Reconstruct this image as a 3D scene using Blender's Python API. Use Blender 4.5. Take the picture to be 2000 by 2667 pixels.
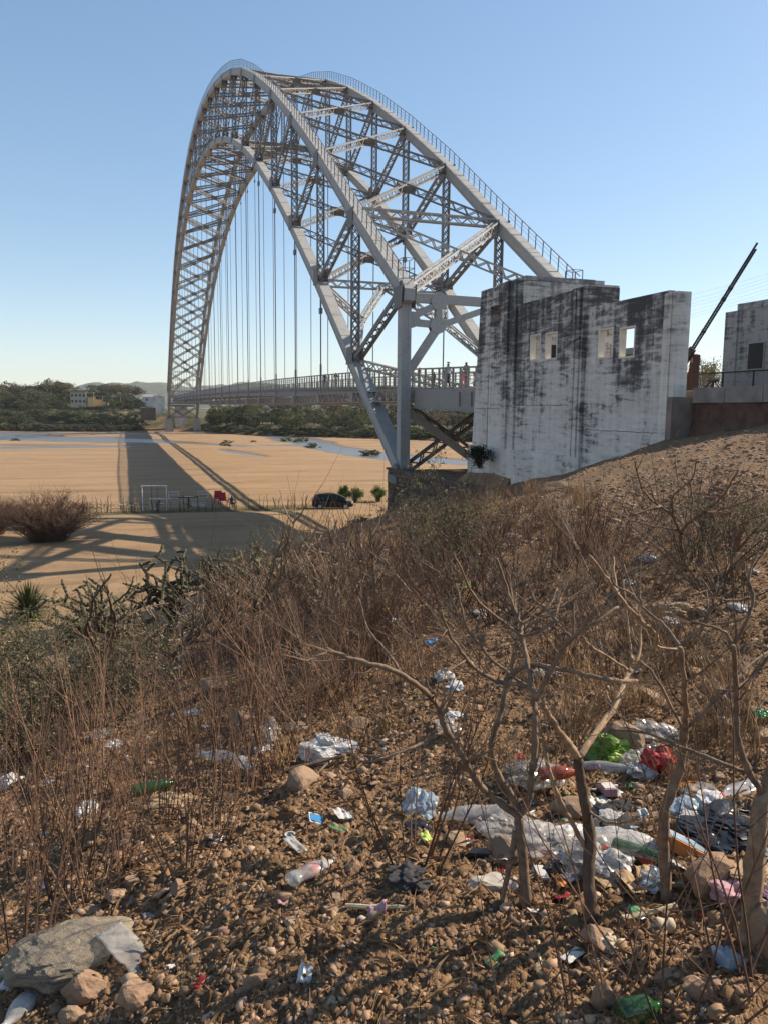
import bpy, math, random
import numpy as np
from mathutils import Vector, Matrix
random.seed(7)
for o in list(bpy.data.objects): bpy.data.objects.remove(o)
scene = bpy.context.scene
COL = scene.collection

# ---------------------------------------------------------------- camera
CAM = np.array([-51.485, 17.854, 4.115]); YAW, PIT, ROL, FPX = -.3108, -.1291, .0089, 2065.5
FW = np.array([math.cos(PIT)*math.cos(YAW), math.cos(PIT)*math.sin(YAW), math.sin(PIT)])
_r = np.array([math.sin(YAW), -math.cos(YAW), 0.0]); _u = np.cross(_r, FW)
RT = math.cos(ROL)*_r + math.sin(ROL)*_u; UP = -math.sin(ROL)*_r + math.cos(ROL)*_u
cam = bpy.data.cameras.new('camera'); camo = bpy.data.objects.new('camera', cam); COL.objects.link(camo)
camo.matrix_world = Matrix(((RT[0], UP[0], -FW[0], CAM[0]), (RT[1], UP[1], -FW[1], CAM[1]), (RT[2], UP[2], -FW[2], CAM[2]), (0, 0, 0, 1)))
cam.sensor_fit = 'HORIZONTAL'; cam.sensor_width = 36; cam.lens = 36*FPX/2000; cam.clip_start = .05; cam.clip_end = 20000
scene.camera = camo
scene.render.resolution_x = 767; scene.render.resolution_y = 1024

# ---------------------------------------------------------------- sky, sun, exposure
SUN_AZ, SUN_EL = math.radians(-84), math.radians(35)
world = bpy.data.worlds.new('World'); scene.world = world; world.use_nodes = True
nt = world.node_tree; nt.nodes.clear()
sk = nt.nodes.new('ShaderNodeTexSky'); sk.sky_type = 'NISHITA'; sk.sun_disc = False
sk.sun_elevation = SUN_EL; sk.sun_rotation = math.pi/2 - SUN_AZ
sk.altitude = 900; sk.air_density = 1.0; sk.dust_density = .8; sk.ozone_density = 1.3
bg = nt.nodes.new('ShaderNodeBackground'); bg.inputs[1].default_value = .15
wo = nt.nodes.new('ShaderNodeOutputWorld')
hs = nt.nodes.new('ShaderNodeHueSaturation'); hs.inputs['Saturation'].default_value = 1.2
nt.links.new(sk.outputs[0], hs.inputs['Color']); gm = nt.nodes.new('ShaderNodeGamma'); gm.inputs[1].default_value = .72
nt.links.new(hs.outputs[0], gm.inputs[0]); nt.links.new(gm.outputs[0], bg.inputs[0]); nt.links.new(bg.outputs[0], wo.inputs[0])
sun = bpy.data.lights.new('sun', 'SUN'); suno = bpy.data.objects.new('sun', sun); COL.objects.link(suno)
sun.energy = 4.8; sun.angle = math.radians(.55); sun.color = (1, .88, .72)
sd = Vector((math.cos(SUN_EL)*math.cos(SUN_AZ), math.cos(SUN_EL)*math.sin(SUN_AZ), math.sin(SUN_EL)))
suno.rotation_euler = sd.to_track_quat('Z', 'Y').to_euler(); suno.location = (0, -60, 120)
vs = scene.view_settings; vs.view_transform = 'Standard'; vs.look = 'None'; vs.gamma = 1; vs.use_curve_mapping = False
vs.exposure = .84
scene.render.engine = 'CYCLES'
scene.cycles.max_bounces = 6; scene.cycles.transparent_max_bounces = 12

# ---------------------------------------------------------------- helpers
def ray(x, y): return FW + (x-1000)/FPX*RT - (y-1333.5)/FPX*UP
def at(x, y, D): return Vector(CAM + D*ray(x, y))
def onY(x, y, Y): d = ray(x, y); return Vector(CAM + (Y-CAM[1])/d[1]*d)
def onZ(x, y, Z): d = ray(x, y); return Vector(CAM + (Z-CAM[2])/d[2]*d)

def _hash(ix, iy, seed):
    h = (ix.astype(np.int64)*374761393 + iy.astype(np.int64)*668265263 + seed*1274126177) & 0x7fffffff
    h = ((h ^ (h >> 13))*1274126177) & 0x7fffffff
    return ((h ^ (h >> 16)) & 0xffff)/65535.0
def vnoise(x, y, seed=0):
    ix, iy = np.floor(x), np.floor(y); fx, fy = x-ix, y-iy
    fx = fx*fx*(3-2*fx); fy = fy*fy*(3-2*fy)
    a, b = _hash(ix, iy, seed), _hash(ix+1, iy, seed); c, d = _hash(ix, iy+1, seed), _hash(ix+1, iy+1, seed)
    return (a*(1-fx)+b*fx)*(1-fy) + (c*(1-fx)+d*fx)*fy - .5
def fbm(x, y, seed=0, o=4):
    s = 0; a = 1
    for i in range(o):
        s = s + a*vnoise(x*2**i + 17.3*i, y*2**i - 9.1*i, seed+i); a *= .5
    return s
def smooth(a, b, x):
    t = np.clip((x-a)/(b-a), 0, 1); return t*t*(3-2*t)

class MB:
    """collects shapes, build() links them as one mesh object"""
    def __init__(s): s.v = []; s.f = []; s.mi = []; s.m = 0
    def add(s, vs, fs):
        n = len(s.v); s.v.extend([tuple(q) for q in vs])
        for f in fs: s.f.append(tuple(i+n for i in f)); s.mi.append(s.m)
    def hexa(s, p, caps=True):
        fs = [(0,1,5,4), (1,2,6,5), (2,3,7,6), (3,0,4,7)]
        if caps: fs += [(3,2,1,0), (4,5,6,7)]
        s.add(p, fs)
    def box(s, a, b):
        x0,y0,z0 = [min(a[i],b[i]) for i in range(3)]; x1,y1,z1 = [max(a[i],b[i]) for i in range(3)]
        s.hexa([(x0,y0,z0),(x1,y0,z0),(x1,y1,z0),(x0,y1,z0),(x0,y0,z1),(x1,y0,z1),(x1,y1,z1),(x0,y1,z1)])
    def obox(s, c, hx, hy, hz, rot=None):
        c = Vector(c); M = rot or Matrix.Identity(3)
        s.hexa([c + M@Vector((i*hx, j*hy, k*hz)) for k in (-1,1) for i,j in ((-1,-1),(1,-1),(1,1),(-1,1))])
    def bar(s, a, b, w, h, side=None, caps=True):
        a, b = Vector(a), Vector(b); d = (b-a).normalized()
        sd_ = Vector(side) if side else (Vector((0,0,1)) if abs(d.z) < .9 else Vector((1,0,0)))
        p = d.cross(sd_); 
        if p.length < 1e-5: p = d.orthogonal()
        p.normalize(); q = p.cross(d).normalized()      # p: across, q: along 'side'
        P, Q = p*(w/2), q*(h/2)
        s.hexa([a-P-Q, a+P-Q, a+P+Q, a-P+Q, b-P-Q, b+P-Q, b+P+Q, b-P+Q], caps)
    def tube(s, pts, rad, n=5, cap=True):
        pts = [Vector(p) for p in pts]; k = len(pts)
        if not hasattr(rad, '__len__'): rad = [rad]*k
        base = len(s.v); ref = None
        for i, p in enumerate(pts):
            d = (pts[min(i+1,k-1)] - pts[max(i-1,0)])
            if d.length < 1e-9: d = Vector((0,0,1))
            d.normalize()
            if ref is None: ref = d.orthogonal().normalized()
            ref = (ref - d*ref.dot(d))
            if ref.length < 1e-6: ref = d.orthogonal()
            ref.normalize(); b = d.cross(ref)
            for j in range(n):
                t = 2*math.pi*j/n; s.v.append(tuple(p + (ref*math.cos(t) + b*math.sin(t))*rad[i]))
        for i in range(k-1):
            for j in range(n):
                a = base+i*n+j; b_ = base+i*n+(j+1)%n
                s.f.append((a, b_, b_+n, a+n)); s.mi.append(s.m)
        if cap:
            s.f.append(tuple(base+j for j in range(n))[::-1]); s.mi.append(s.m)
            s.f.append(tuple(base+(k-1)*n+j for j in range(n))); s.mi.append(s.m)
    def lathe(s, prof, c=(0,0,0), n=14, rot=None):
        c = Vector(c); M = rot or Matrix.Identity(3); base = len(s.v); k = len(prof)
        for r, z in prof:
            for j in range(n):
                t = 2*math.pi*j/n; s.v.append(tuple(c + M@Vector((r*math.cos(t), r*math.sin(t), z))))
        for i in range(k-1):
            for j in range(n):
                a = base+i*n+j; b_ = base+i*n+(j+1)%n
                s.f.append((a, b_, b_+n, a+n)); s.mi.append(s.m)
        s.f.append(tuple(base+j for j in range(n))[::-1]); s.mi.append(s.m)
        s.f.append(tuple(base+(k-1)*n+j for j in range(n))); s.mi.append(s.m)
    def mesh(s, name, mats, smooth_=False):
        me = bpy.data.meshes.new(name); me.from_pydata(s.v, [], s.f)
        mats = mats if isinstance(mats, (list, tuple)) else [mats]
        for m in mats: me.materials.append(m)
        if len(mats) > 1: me.polygons.foreach_set('material_index', s.mi)
        if smooth_: me.polygons.foreach_set('use_smooth', [True]*len(s.f))
        me.update(); return me
    def build(s, name, mats, parent=None, smooth_=False, loc=None):
        return link(name, s.mesh(name, mats, smooth_), parent, loc)

def link(name, me, parent=None, loc=None):
    o = bpy.data.objects.new(name, me); COL.objects.link(o)
    if parent: o.parent = parent
    if loc is not None: o.location = loc
    return o
def tag(o, label=None, cat=None, group=None, kind=None):
    if label: o['label'] = label
    if cat: o['category'] = cat
    if group: o['group'] = group
    if kind: o['kind'] = kind
    return o
def thing(name, label, cat, loc=(0,0,0), rz=0, group=None):
    o = bpy.data.objects.new(name, None); COL.objects.link(o); o.location = loc; o.rotation_euler = (0,0,rz)
    o.empty_display_size = .2
    return tag(o, label, cat, group)
def copy_tree(o, parent=None):
    c = o.copy(); COL.objects.link(c); c.parent = parent
    for ch in o.children: copy_tree(ch, c)
    return c

# ---------------------------------------------------------------- materials
class NT:
    def __init__(s, name):
        s.m = bpy.data.materials.new(name); s.m.use_nodes = True; s.t = s.m.node_tree
        s.b = s.t.nodes['Principled BSDF']; s.o = s.t.nodes['Material Output']
    def n(s, typ, **kw):
        q = s.t.nodes.new(typ)
        for k, v in kw.items(): setattr(q, k, v)
        return q
    def l(s, a, b): s.t.links.new(a, b)
    def obj(s, scale=(1,1,1), world=False):
        tc = s.n('ShaderNodeTexCoord'); mp = s.n('ShaderNodeMapping'); mp.inputs[3].default_value = scale
        if world:
            g = s.n('ShaderNodeNewGeometry'); s.l(g.outputs['Position'], mp.inputs[0])
        else: s.l(tc.outputs['Object'], mp.inputs[0])
        return mp.outputs[0]
    def noise(s, vec, sc, det=5, rough=.55, dist=0):
        q = s.n('ShaderNodeTexNoise'); q.inputs['Scale'].default_value = sc; q.inputs['Detail'].default_value = det
        q.inputs['Roughness'].default_value = rough; q.inputs['Distortion'].default_value = dist
        s.l(vec, q.inputs['Vector']); return q.outputs['Fac']
    def ramp(s, fac, stops):
        r = s.n('ShaderNodeValToRGB'); e = r.color_ramp.elements
        while len(e) < len(stops): e.new(.5)
        for el, (p, c) in zip(e, stops):
            el.position = p; el.color = (c if hasattr(c, '__len__') else (c, c, c)) + ((1,) if not hasattr(c, '__len__') or len(c) == 3 else ())
        s.l(fac, r.inputs[0]); return r.outputs[0]
    def mix(s, fac, a, b, mode='MIX'):
        q = s.n('ShaderNodeMix', data_type='RGBA', blend_type=mode)
        for sock, v in ((q.inputs[0], fac), (q.inputs[6], a), (q.inputs[7], b)):
            if hasattr(v, 'links'): s.l(v, sock)
            else: sock.default_value = v if not hasattr(v, '__len__') else tuple(v)+((1,) if len(v) == 3 else ())
        return q.outputs[2]
    def math(s, op, a, b=None):
        q = s.n('ShaderNodeMath', operation=op)
        for sock, v in zip(q.inputs, (a, b)):
            if v is None: continue
            if hasattr(v, 'links'): s.l(v, sock)
            else: sock.default_value = v
        return q.outputs[0]
    def col(s, c):
        if hasattr(c, 'links'): s.l(c, s.b.inputs['Base Color'])
        else: s.b.inputs['Base Color'].default_value = tuple(c)+(1,)
    def set(s, **kw):
        for k, v in kw.items():
            i = s.b.inputs[k.replace('_', ' ')]
            if hasattr(v, 'links'): s.l(v, i)
            else: i.default_value = v
    def bump(s, h, strength=.4, dist=.02):
        b = s.n('ShaderNodeBump'); b.inputs['Strength'].default_value = strength; b.inputs['Distance'].default_value = dist
        s.l(h, b.inputs['Height']); s.l(b.outputs[0], s.b.inputs['Normal'])
    def rnd(s): return s.n('ShaderNodeObjectInfo').outputs['Random']

def simple(name, c, rough=.7, var=.25, sc=3, metallic=0, bump=0, world=False, randobj=0, spec=.3):
    t = NT(name); v = t.obj(world=world); n = t.noise(v, sc)
    lo = tuple(q*(1-var) for q in c); hi = tuple(min(1, q*(1+var)) for q in c)
    cc = t.ramp(n, [(.3, lo), (.7, hi)])
    if randobj:
        r = t.rnd(); k = t.ramp(r, [(0, 1-randobj), (1, 1+randobj*.6)])
        cc = t.mix(1.0, cc, k, 'MULTIPLY')
    t.col(cc); t.set(Roughness=rough, Metallic=metallic, Specular_IOR_Level=spec)
    if bump: t.bump(t.noise(v, sc*6), bump, .01)
    return t.m

M = {}
def build_materials():
    # painted bridge steel: light aluminium grey with rust bleeding
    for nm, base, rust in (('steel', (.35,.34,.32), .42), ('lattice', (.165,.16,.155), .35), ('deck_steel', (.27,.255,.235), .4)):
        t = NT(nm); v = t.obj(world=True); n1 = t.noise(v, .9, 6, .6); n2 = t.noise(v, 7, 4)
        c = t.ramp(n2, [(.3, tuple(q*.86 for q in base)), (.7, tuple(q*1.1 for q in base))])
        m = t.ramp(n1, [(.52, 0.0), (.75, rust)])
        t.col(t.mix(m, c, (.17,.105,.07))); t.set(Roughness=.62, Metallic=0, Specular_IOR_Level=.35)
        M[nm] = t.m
    M['rail'] = simple('rail', (.16,.165,.18), .6, .2)
    M['cable'] = simple('cable', (.17,.175,.19), .5, .15)
    M['asphalt'] = simple('asphalt', (.09,.085,.08), .9, .2, world=True)
    # lime-washed concrete blackened by mould
    for nm, base, mould, up0, up1 in (('plaster', (.69,.63,.56), (.040,.037,.036), 3.2, 9.8), ('plaster_clean', (.70,.64,.555), (.16,.15,.14), 6, 14), ('plaster_grey', (.36,.345,.32), (.06,.057,.053), 5, 22)):
        t = NT(nm); v = t.obj(world=True); vs_ = t.obj((.55,.55,3.0), world=True); vv = t.obj((2.2,2.2,.16), world=True)
        n1 = t.noise(vs_, 1.5, 9, .72, .6); n2 = t.noise(vv, 1.3, 6, .65); n3 = t.noise(v, 5.5, 8, .7); n4 = t.noise(v, .33, 3)
        g = t.n('ShaderNodeNewGeometry'); sp = t.n('ShaderNodeSeparateXYZ'); t.l(g.outputs['Position'], sp.inputs[0])
        mr = t.n('ShaderNodeMapRange'); mr.inputs[1].default_value = up0; mr.inputs[2].default_value = up1; t.l(sp.outputs[2], mr.inputs[0])
        s = t.math('ADD', t.math('MULTIPLY', n1, .68), t.math('MULTIPLY', n2, .44))
        s = t.math('ADD', s, t.math('MULTIPLY', n4, .5)); s = t.math('ADD', s, t.math('MULTIPLY', n3, .22))
        s = t.math('ADD', s, t.math('MULTIPLY', mr.outputs[0], .19))
        s = t.math('SUBTRACT', s, .125)
        f = t.ramp(s, [(.85, 0.0), (.925, .6), (1.0, .9)])
        f2 = t.ramp(s, [(.70, 0.0), (.90, .5)])
        n5 = t.noise(v, .8, 5)
        c = t.mix(t.ramp(n5, [(.4, 0.0), (.75, .55)]), base, tuple(q*.8 for q in base))
        c = t.mix(f2, c, (.30,.285,.275)); c = t.mix(f, c, mould)
        # hairline cracks and pour joints
        t.col(c); t.set(Roughness=.92, Specular_IOR_Level=.15); t.bump(t.math('ADD', n3, t.math('MULTIPLY', n1, .6)), .35, .03)
        M[nm] = t.m
    M['concrete'] = simple('concrete', (.36,.32,.27), .9, .25, 1.2, bump=.3, world=True)
    M['mud_concrete'] = simple('mud_concrete', (.24,.18,.145), .95, .3, 1.4, bump=.4, world=True)
    M['stonework'] = simple('stonework', (.15,.105,.072), .95, .35, 2.5, bump=.5, world=True, randobj=.4)
    M['cream'] = simple('cream', (.70,.63,.51), .9, .12, 2, world=True)  # clean paint on window frames, with warm light bounced off sills mixed into the colour
    M['kerb'] = simple('kerb', (.23,.205,.18), .95, .35, 1.5, bump=.4, world=True)
    M['mortar'] = simple('mortar', (.14,.10,.075), .95, .3, 3, world=True)
    # ground sheet
    t = NT('ground'); v = t.obj(world=True)
    at_s = t.n('ShaderNodeAttribute', attribute_name='sand'); at_g = t.n('ShaderNodeAttribute', attribute_name='grass'); at_w = t.n('ShaderNodeAttribute', attribute_name='wet')
    n1 = t.noise(v, .55, 8, .62); n2 = t.noise(v, 7.0, 8, .68); n3 = t.noise(v, 60, 5, .6); n4 = t.noise(t.obj((.35,.055,.2), world=True), 1.0, 7, .6)
    soil = t.ramp(n2, [(.28, (.115,.066,.036)), (.5, (.225,.136,.074)), (.74, (.34,.222,.132))])
    soil = t.mix(t.ramp(n1, [(.35, 0.0), (.7, .7)]), soil, (.245,.145,.076))
    soil = t.mix(t.ramp(n3, [(.45, 0.0), (.75, .4)]), soil, (.10,.06,.034))
    sand = t.ramp(n4, [(.30, (.18,.115,.06)), (.44, (.29,.187,.10)), (.6, (.345,.226,.124)), (.78, (.40,.27,.155))])
    sand = t.mix(t.ramp(t.noise(t.obj((.9,.12,.2), world=True), 1.3, 8, .7), [(.50, 0.0), (.64, .8)]), sand, (.25,.155,.085))
    sand = t.mix(t.ramp(t.noise(v, 2.2, 6, .7), [(.60, 0.0), (.72, .35)]), sand, (.22,.14,.08))
    sand = t.mix(t.ramp(t.noise(v, .05, 5), [(.4, 0.0), (.7, .45)]), sand, (.29,.185,.105))
    gr = t.ramp(t.noise(v, .25, 8), [(.3, (.035,.042,.016)), (.5, (.075,.068,.03)), (.72, (.19,.125,.07))])
    c = t.mix(at_s.outputs['Fac'], soil, sand); c = t.mix(at_g.outputs['Fac'], c, gr)
    c = t.mix(at_w.outputs['Fac'], c, (.15,.10,.06))
    t.col(c); t.set(Roughness=t.ramp(at_w.outputs['Fac'], [(0, .95), (1, .35)]), Specular_IOR_Level=.2)
    nm_ = t.noise(t.obj((1.1,.30,.3), world=True), 1.0, 5, .6)
    t.bump(t.math('ADD', t.math('ADD', n2, t.math('MULTIPLY', n3, .6)), t.math('MULTIPLY', t.math('MULTIPLY', nm_, at_s.outputs['Fac']), 7.0)), 1.0, .045); M['ground'] = t.m
    t = NT('water'); v = t.obj((1,1,1), world=True); t.col((.13,.12,.10)); t.set(Roughness=.32, IOR=1.33, Specular_IOR_Level=.9)
    t.bump(t.noise(v, 1.6, 4), .5, .12); M['water'] = t.m
    # stones
    t = NT('stone'); v = t.obj(); n1 = t.noise(v, 6, 8, .65); n2 = t.noise(v, 40, 3); r = t.rnd()
    base = t.ramp(r, [(0, (.22,.130,.075)), (.3, (.33,.205,.125)), (.55, (.25,.165,.105)), (.8, (.38,.255,.165)), (1, (.21,.15,.105))])
    c = t.mix(t.ramp(n1, [(.3, .35), (.7, 0.0)]), base, (.12,.075,.05)); c = t.mix(t.ramp(n2, [(.55, 0.0), (.8, .35)]), c, (.42,.31,.21))
    t.col(c); t.set(Roughness=.9, Specular_IOR_Level=.25); t.bump(n1, .5, .01); M['stone'] = t.m
    t = NT('gravel'); v = t.obj(world=True); n0 = t.n('ShaderNodeTexWhiteNoise', noise_dimensions='3D'); g = t.n('ShaderNodeNewGeometry')
    r = g.outputs['Random Per Island']
    base = t.ramp(r, [(0, (.15,.085,.045)), (.3, (.29,.185,.11)), (.55, (.22,.135,.075)), (.8, (.45,.32,.215)), (.92, (.36,.20,.125)), (1, (.50,.41,.32))])
    t.col(t.mix(t.ramp(t.noise(v, 35, 4), [(.35, .4), (.6, 0.0)]), base, (.10,.06,.035))); t.set(Roughness=.92, Specular_IOR_Level=.2); M['gravel'] = t.m
    t = NT('granite'); v = t.obj(); n1 = t.noise(v, 3, 8, .7); n2 = t.noise(v, 70, 3, .7); n3 = t.noise(v, 1.3, 4)
    c = t.ramp(n2, [(.38, (.09,.075,.06)), (.5, (.28,.225,.165)), (.64, (.46,.39,.30))]); c = t.mix(t.ramp(n3, [(.42, 0.0), (.62, .8)]), c, (.42,.33,.22)); c = t.mix(t.ramp(n1, [(.35, .6), (.5, 0.0)]), c, (.12,.11,.10))
    t.col(c); t.set(Roughness=.9, Specular_IOR_Level=.3); t.bump(t.math('ADD', n1, t.math('MULTIPLY', n2, .25)), .8, .04); M['granite'] = t.m
    # vegetation
    for nm, c, vv in (('twig', (.145,.086,.058), .35), ('twig_grey', (.175,.13,.092), .3), ('bark', (.185,.132,.092), .4), ('bark_dark', (.075,.058,.045), .3), ('straw', (.25,.165,.09), .3)):
        t = NT(nm); v = t.obj(); n = t.noise(v, 30, 5); r = t.rnd()
        cc = t.ramp(n, [(.3, tuple(q*(1-vv) for q in c)), (.7, tuple(q*(1+vv) for q in c))])
        t.col(t.mix(1.0, cc, t.ramp(r, [(0, (.62,.58,.55)), (.45, (1,.95,.92)), (.75, (1.25,1.2,1.1)), (1, (1.75,1.6,1.35))]), 'MULTIPLY')); t.set(Roughness=.85, Specular_IOR_Level=.25)
        if nm == 'bark': t.bump(t.noise(t.obj((1,1,.35)), 90, 6, .7), 1.0, .006)
        M[nm] = t.m
    for nm, c in (('leaf_olive', (.135,.125,.06)), ('leaf_green', (.085,.13,.035)), ('leaf_far', (.080,.092,.040)), ('leaf_far_brown', (.115,.10,.058)), ('leaf_dark', (.032,.044,.02)), ('cactus', (.115,.100,.058)), ('blade', (.085,.10,.03)), ('thorn', (.42,.37,.25)), ('grass', (.085,.10,.032))):
        t = NT(nm); g = t.n('ShaderNodeNewGeometry'); r = g.outputs['Random Per Island']; ro = t.rnd()
        cc = t.ramp(r, [(0, tuple(q*.55 for q in c)), (.5, c), (1, tuple(q*1.5 for q in c))])
        t.col(t.mix(1.0, cc, t.ramp(ro, [(0, (.72,.74,.75)), (.5, (1,1,1)), (1, (1.2,1.08,.95))]), 'MULTIPLY')); t.set(Roughness=.75, Specular_IOR_Level=.2)
        if nm.startswith('leaf') or nm == 'grass':
            tr = t.n('ShaderNodeBsdfTranslucent'); t.l(t.b.inputs['Base Color'].links[0].from_socket, tr.inputs[0])
            ms = t.n('ShaderNodeMixShader'); ms.inputs[0].default_value = .3; t.l(t.b.outputs[0], ms.inputs[1]); t.l(tr.outputs[0], ms.inputs[2]); t.l(ms.outputs[0], t.o.inputs[0])
        M[nm] = t.m
    # plain coloured things
    for nm, c, ro in (('white_paint', (.56,.54,.50), .6), ('car_black', (.012,.012,.014), .18), ('tyre', (.02,.02,.02), .85), ('rim', (.42,.42,.43), .35), ('chair_red', (.36,.02,.03), .5),
                      ('skin', (.06,.035,.025), .6), ('cloth_white', (.62,.62,.62), .9), ('cloth_dark', (.022,.022,.03), .9), ('cloth_yellow', (.55,.33,.02), .9), ('cloth_pink', (.62,.22,.24), .9), ('cloth_olive', (.16,.13,.07), .9), ('cloth_blue', (.05,.07,.14), .9), ('cloth_stripe', (.20,.20,.22), .9), ('orange', (.75,.13,.02), .6),
                      ('barrier_black', (.03,.026,.026), .6), ('barrier_rust', (.10,.05,.035), .8), ('galv', (.33,.33,.33), .5), ('wood_grey', (.24,.20,.16), .9), ('wood_pale', (.46,.37,.24), .85), ('roof_grey', (.25,.24,.23), .8), ('house_wall', (.42,.36,.28), .9), ('house_yellow', (.62,.42,.20), .9),
                      ('cap_green', (.02,.22,.08), .4), ('bag_black', (.015,.015,.017), .35), ('bag_green', (.11,.20,.03), .35), ('bag_red', (.30,.025,.02), .4), ('bag_white', (.52,.50,.47), .5), ('paper', (.52,.49,.45), .85), ('paper_pink', (.42,.24,.25), .85), ('pack_blue', (.03,.20,.42), .45), ('pack_orange', (.62,.24,.06), .5), ('cardboard', (.34,.23,.13), .9), ('purple', (.08,.025,.06), .6), ('yellow', (.72,.42,.03), .5), ('cloth_char', (.05,.045,.045), .95), ('ash', (.035,.032,.03), .95), ('husk', (.30,.11,.04), .9), ('blue_plastic', (.05,.25,.55), .4), ('label_red', (.50,.05,.04), .5), ('glass_dark', (.01,.012,.015), .08), ('reflector', (.4,.03,.02), .3), ('lamp_clear', (.7,.7,.7), .2), ('hair', (.012,.01,.009), .9), ('lime', (.42,.52,.12), .5)):
        M[nm] = simple(nm, c, ro, .18, 9, bump=.15 if ro > .8 else 0)
    for nm, c, al, ro in (('film_clear', (.43,.40,.36), .52, .22), ('film_white', (.50,.475,.44), .80, .35), ('pet_clear', (.52,.50,.47), .46, .12), ('glass_green', (.02,.075,.02), .68, .06), ('pet_amber', (.22,.035,.01), .8, .12), ('film_blue', (.30,.40,.48), .7, .3), ('film_green', (.14,.33,.12), .72, .2)):
        t = NT(nm); v = t.obj(); n = t.noise(v, 22, 5); t.col(t.ramp(n, [(.3, tuple(q*.75 for q in c)), (.7, tuple(min(1, q*1.15) for q in c))])); t.set(Roughness=ro, Specular_IOR_Level=.8)
        if nm.startswith('film'):
            g_ = t.noise(v, 5, 6, .7); k_ = t.b.inputs['Base Color'].links[0].from_socket; t.col(t.mix(t.ramp(g_, [(.45, 0.0), (.68, .75)]), k_, (.22,.155,.10)))
        t.set(Alpha=t.ramp(n, [(.35, al-.15), (.65, min(1, al+.12))])); M[nm] = t.m
build_materials()

# ---------------------------------------------------------------- terrain
def _camz(x, d, z):
    """ground height z at image column x and depth d from the camera"""
    p = CAM + d*(FW*0 + np.array([math.cos(YAW), math.sin(YAW), 0]) + (x-1000)/FPX*np.array([RT[0], RT[1], 0])); return (p[0], p[1], z)
CP = [_camz(*q) for q in (
    (1000,.01,2.5),(1000,2,2.46),(1000,5,2.28),(1000,10,1.9),(1000,20,1.0),(1000,30,.05),(1000,40,-1.1),(1000,47,-2.2),
    (300,2,2.32),(300,5,1.75),(300,10,.65),(300,15,-.8),(300,20,-2.3),(300,28,-4.6),(300,33,-5.5),
    (0,2,2.2),(0,5,1.45),(0,10,-.1),(0,15,-1.9),(0,20,-3.8),(0,26,-5.5),
    (650,5,2.02),(650,10,1.35),(650,20,-.1),(650,30,-2.2),(650,38,-4.2),(650,44,-5.4),
    (1150,20,1.05),(1200,25,.75),(1200,30,.15),(1200,35,-.25),(1300,30,.6),(1300,35,.1),(1100,25,.5),(1100,35,-.7),(1120,41,-1.3),(1500,5,2.42),(1500,10,2.32),(1500,18,2.15),(1500,25,2.1),(1500,31,1.75),
    (1750,4,2.55),(1750,10,2.6),(1750,18,2.75),(1750,25,3.0),
    (2000,4,2.66),(2000,10,2.95),(2000,18,3.4),(2000,24,3.85),(2300,3,2.75),(2300,10,3.4),(2300,18,4.2))]
CP += [(-28.3,.2,3.15),(-24.5,.2,2.1),(-21.4,.2,1.35),(-18.5,1.0,.75),(-15.5,1.6,.05),(-12.5,1.8,-.6),(-10,2.2,-1.0),(-6,1.6,-1.6),(-2,1.6,-2.9),(1,1.6,-4.0),(3,1.4,-4.6),(5,0,-5.4),(7,-6,-6.2),(5,-16,-5.8),(-8,-6,-1.5),(-2,-6,-3),
       (-40,-1.5,4.2),(-50,-1.5,4.4),(-70,-2,4.6),(-60,10,3.6),(-58,20,2.7),(-52,24,1.5),(-52,32,-1.6),(-60,40,-3),(-70,20,3),(-40,35,-5.2),(-20,30,-5.5),
       (-28,-20,4.2),(-20,-20,3.6),(-60,-20,4.6),(-70,-40,4),(-20,-40,2),(0,-30,-3),(10,-40,-6),
       (4,10,-5.35),(10,10,-5.45),(10,25,-5.5),(20,20,-5.5),(20,9,-5.6),(0,30,-5.5),(-5,17,-5.4),(25,0,-6.0),(29,14,-6.3),(29,22,-6.4),(28,5,-6.3),(33,5,-6.9),(35,15,-6.95),(35,24,-7),(33,-3,-6.9),(34,35,-7),(42,10,-7),(42,-10,-7),(42,30,-7),(42,60,-7),(20,50,-6),(-30,60,-6),(30,-30,-7),(60,0,-7)]
CP = np.array(CP); _n = len(CP)
_A = np.zeros((_n+3, _n+3)); _d = np.hypot(CP[:,None,0]-CP[None,:,0], CP[:,None,1]-CP[None,:,1])
_A[:_n,:_n] = _d; _A[:_n,_n] = 1; _A[:_n,_n+1] = CP[:,0]; _A[:_n,_n+2] = CP[:,1]; _A[_n:,:_n] = _A[:_n,_n:].T
_A[:_n,:_n] -= np.eye(_n)*.4
_w = np.linalg.solve(_A, np.concatenate([CP[:,2], [0,0,0]]))
def rbf(X, Y):
    X = np.clip(X, -72, 62); Y = np.clip(Y, -45, 65)
    sh = X.shape; x = X.ravel(); y = Y.ravel(); s = np.empty(len(x))
    for i in range(0, len(x), 8000):
        a, b = x[i:i+8000], y[i:i+8000]
        s[i:i+8000] = _w[_n] + _w[_n+1]*a + _w[_n+2]*b + np.hypot(a[:,None]-CP[None,:,0], b[:,None]-CP[None,:,1])@_w[:_n]
    return s.reshape(sh)
BANK = np.array([(-900,-120),(-150,120),(-90,215),(-47,262),(-20,312),(0,329),(72,341),(200,362),(900,420)], float)
def bankx(Y): return np.interp(Y, BANK[:,0], BANK[:,1])
def pdist(X, Y, pl):
    d = np.full(X.shape, 1e9); w = np.zeros(X.shape)
    for (x0,y0,w0), (x1,y1,w1) in zip(pl[:-1], pl[1:]):
        t = np.clip(((X-x0)*(x1-x0)+(Y-y0)*(y1-y0))/((x1-x0)**2+(y1-y0)**2), 0, 1)
        q = np.hypot(X-x0-t*(x1-x0), Y-y0-t*(y1-y0))/(w0+t*(w1-w0)); d = np.minimum(d, q)
    return d
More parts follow.
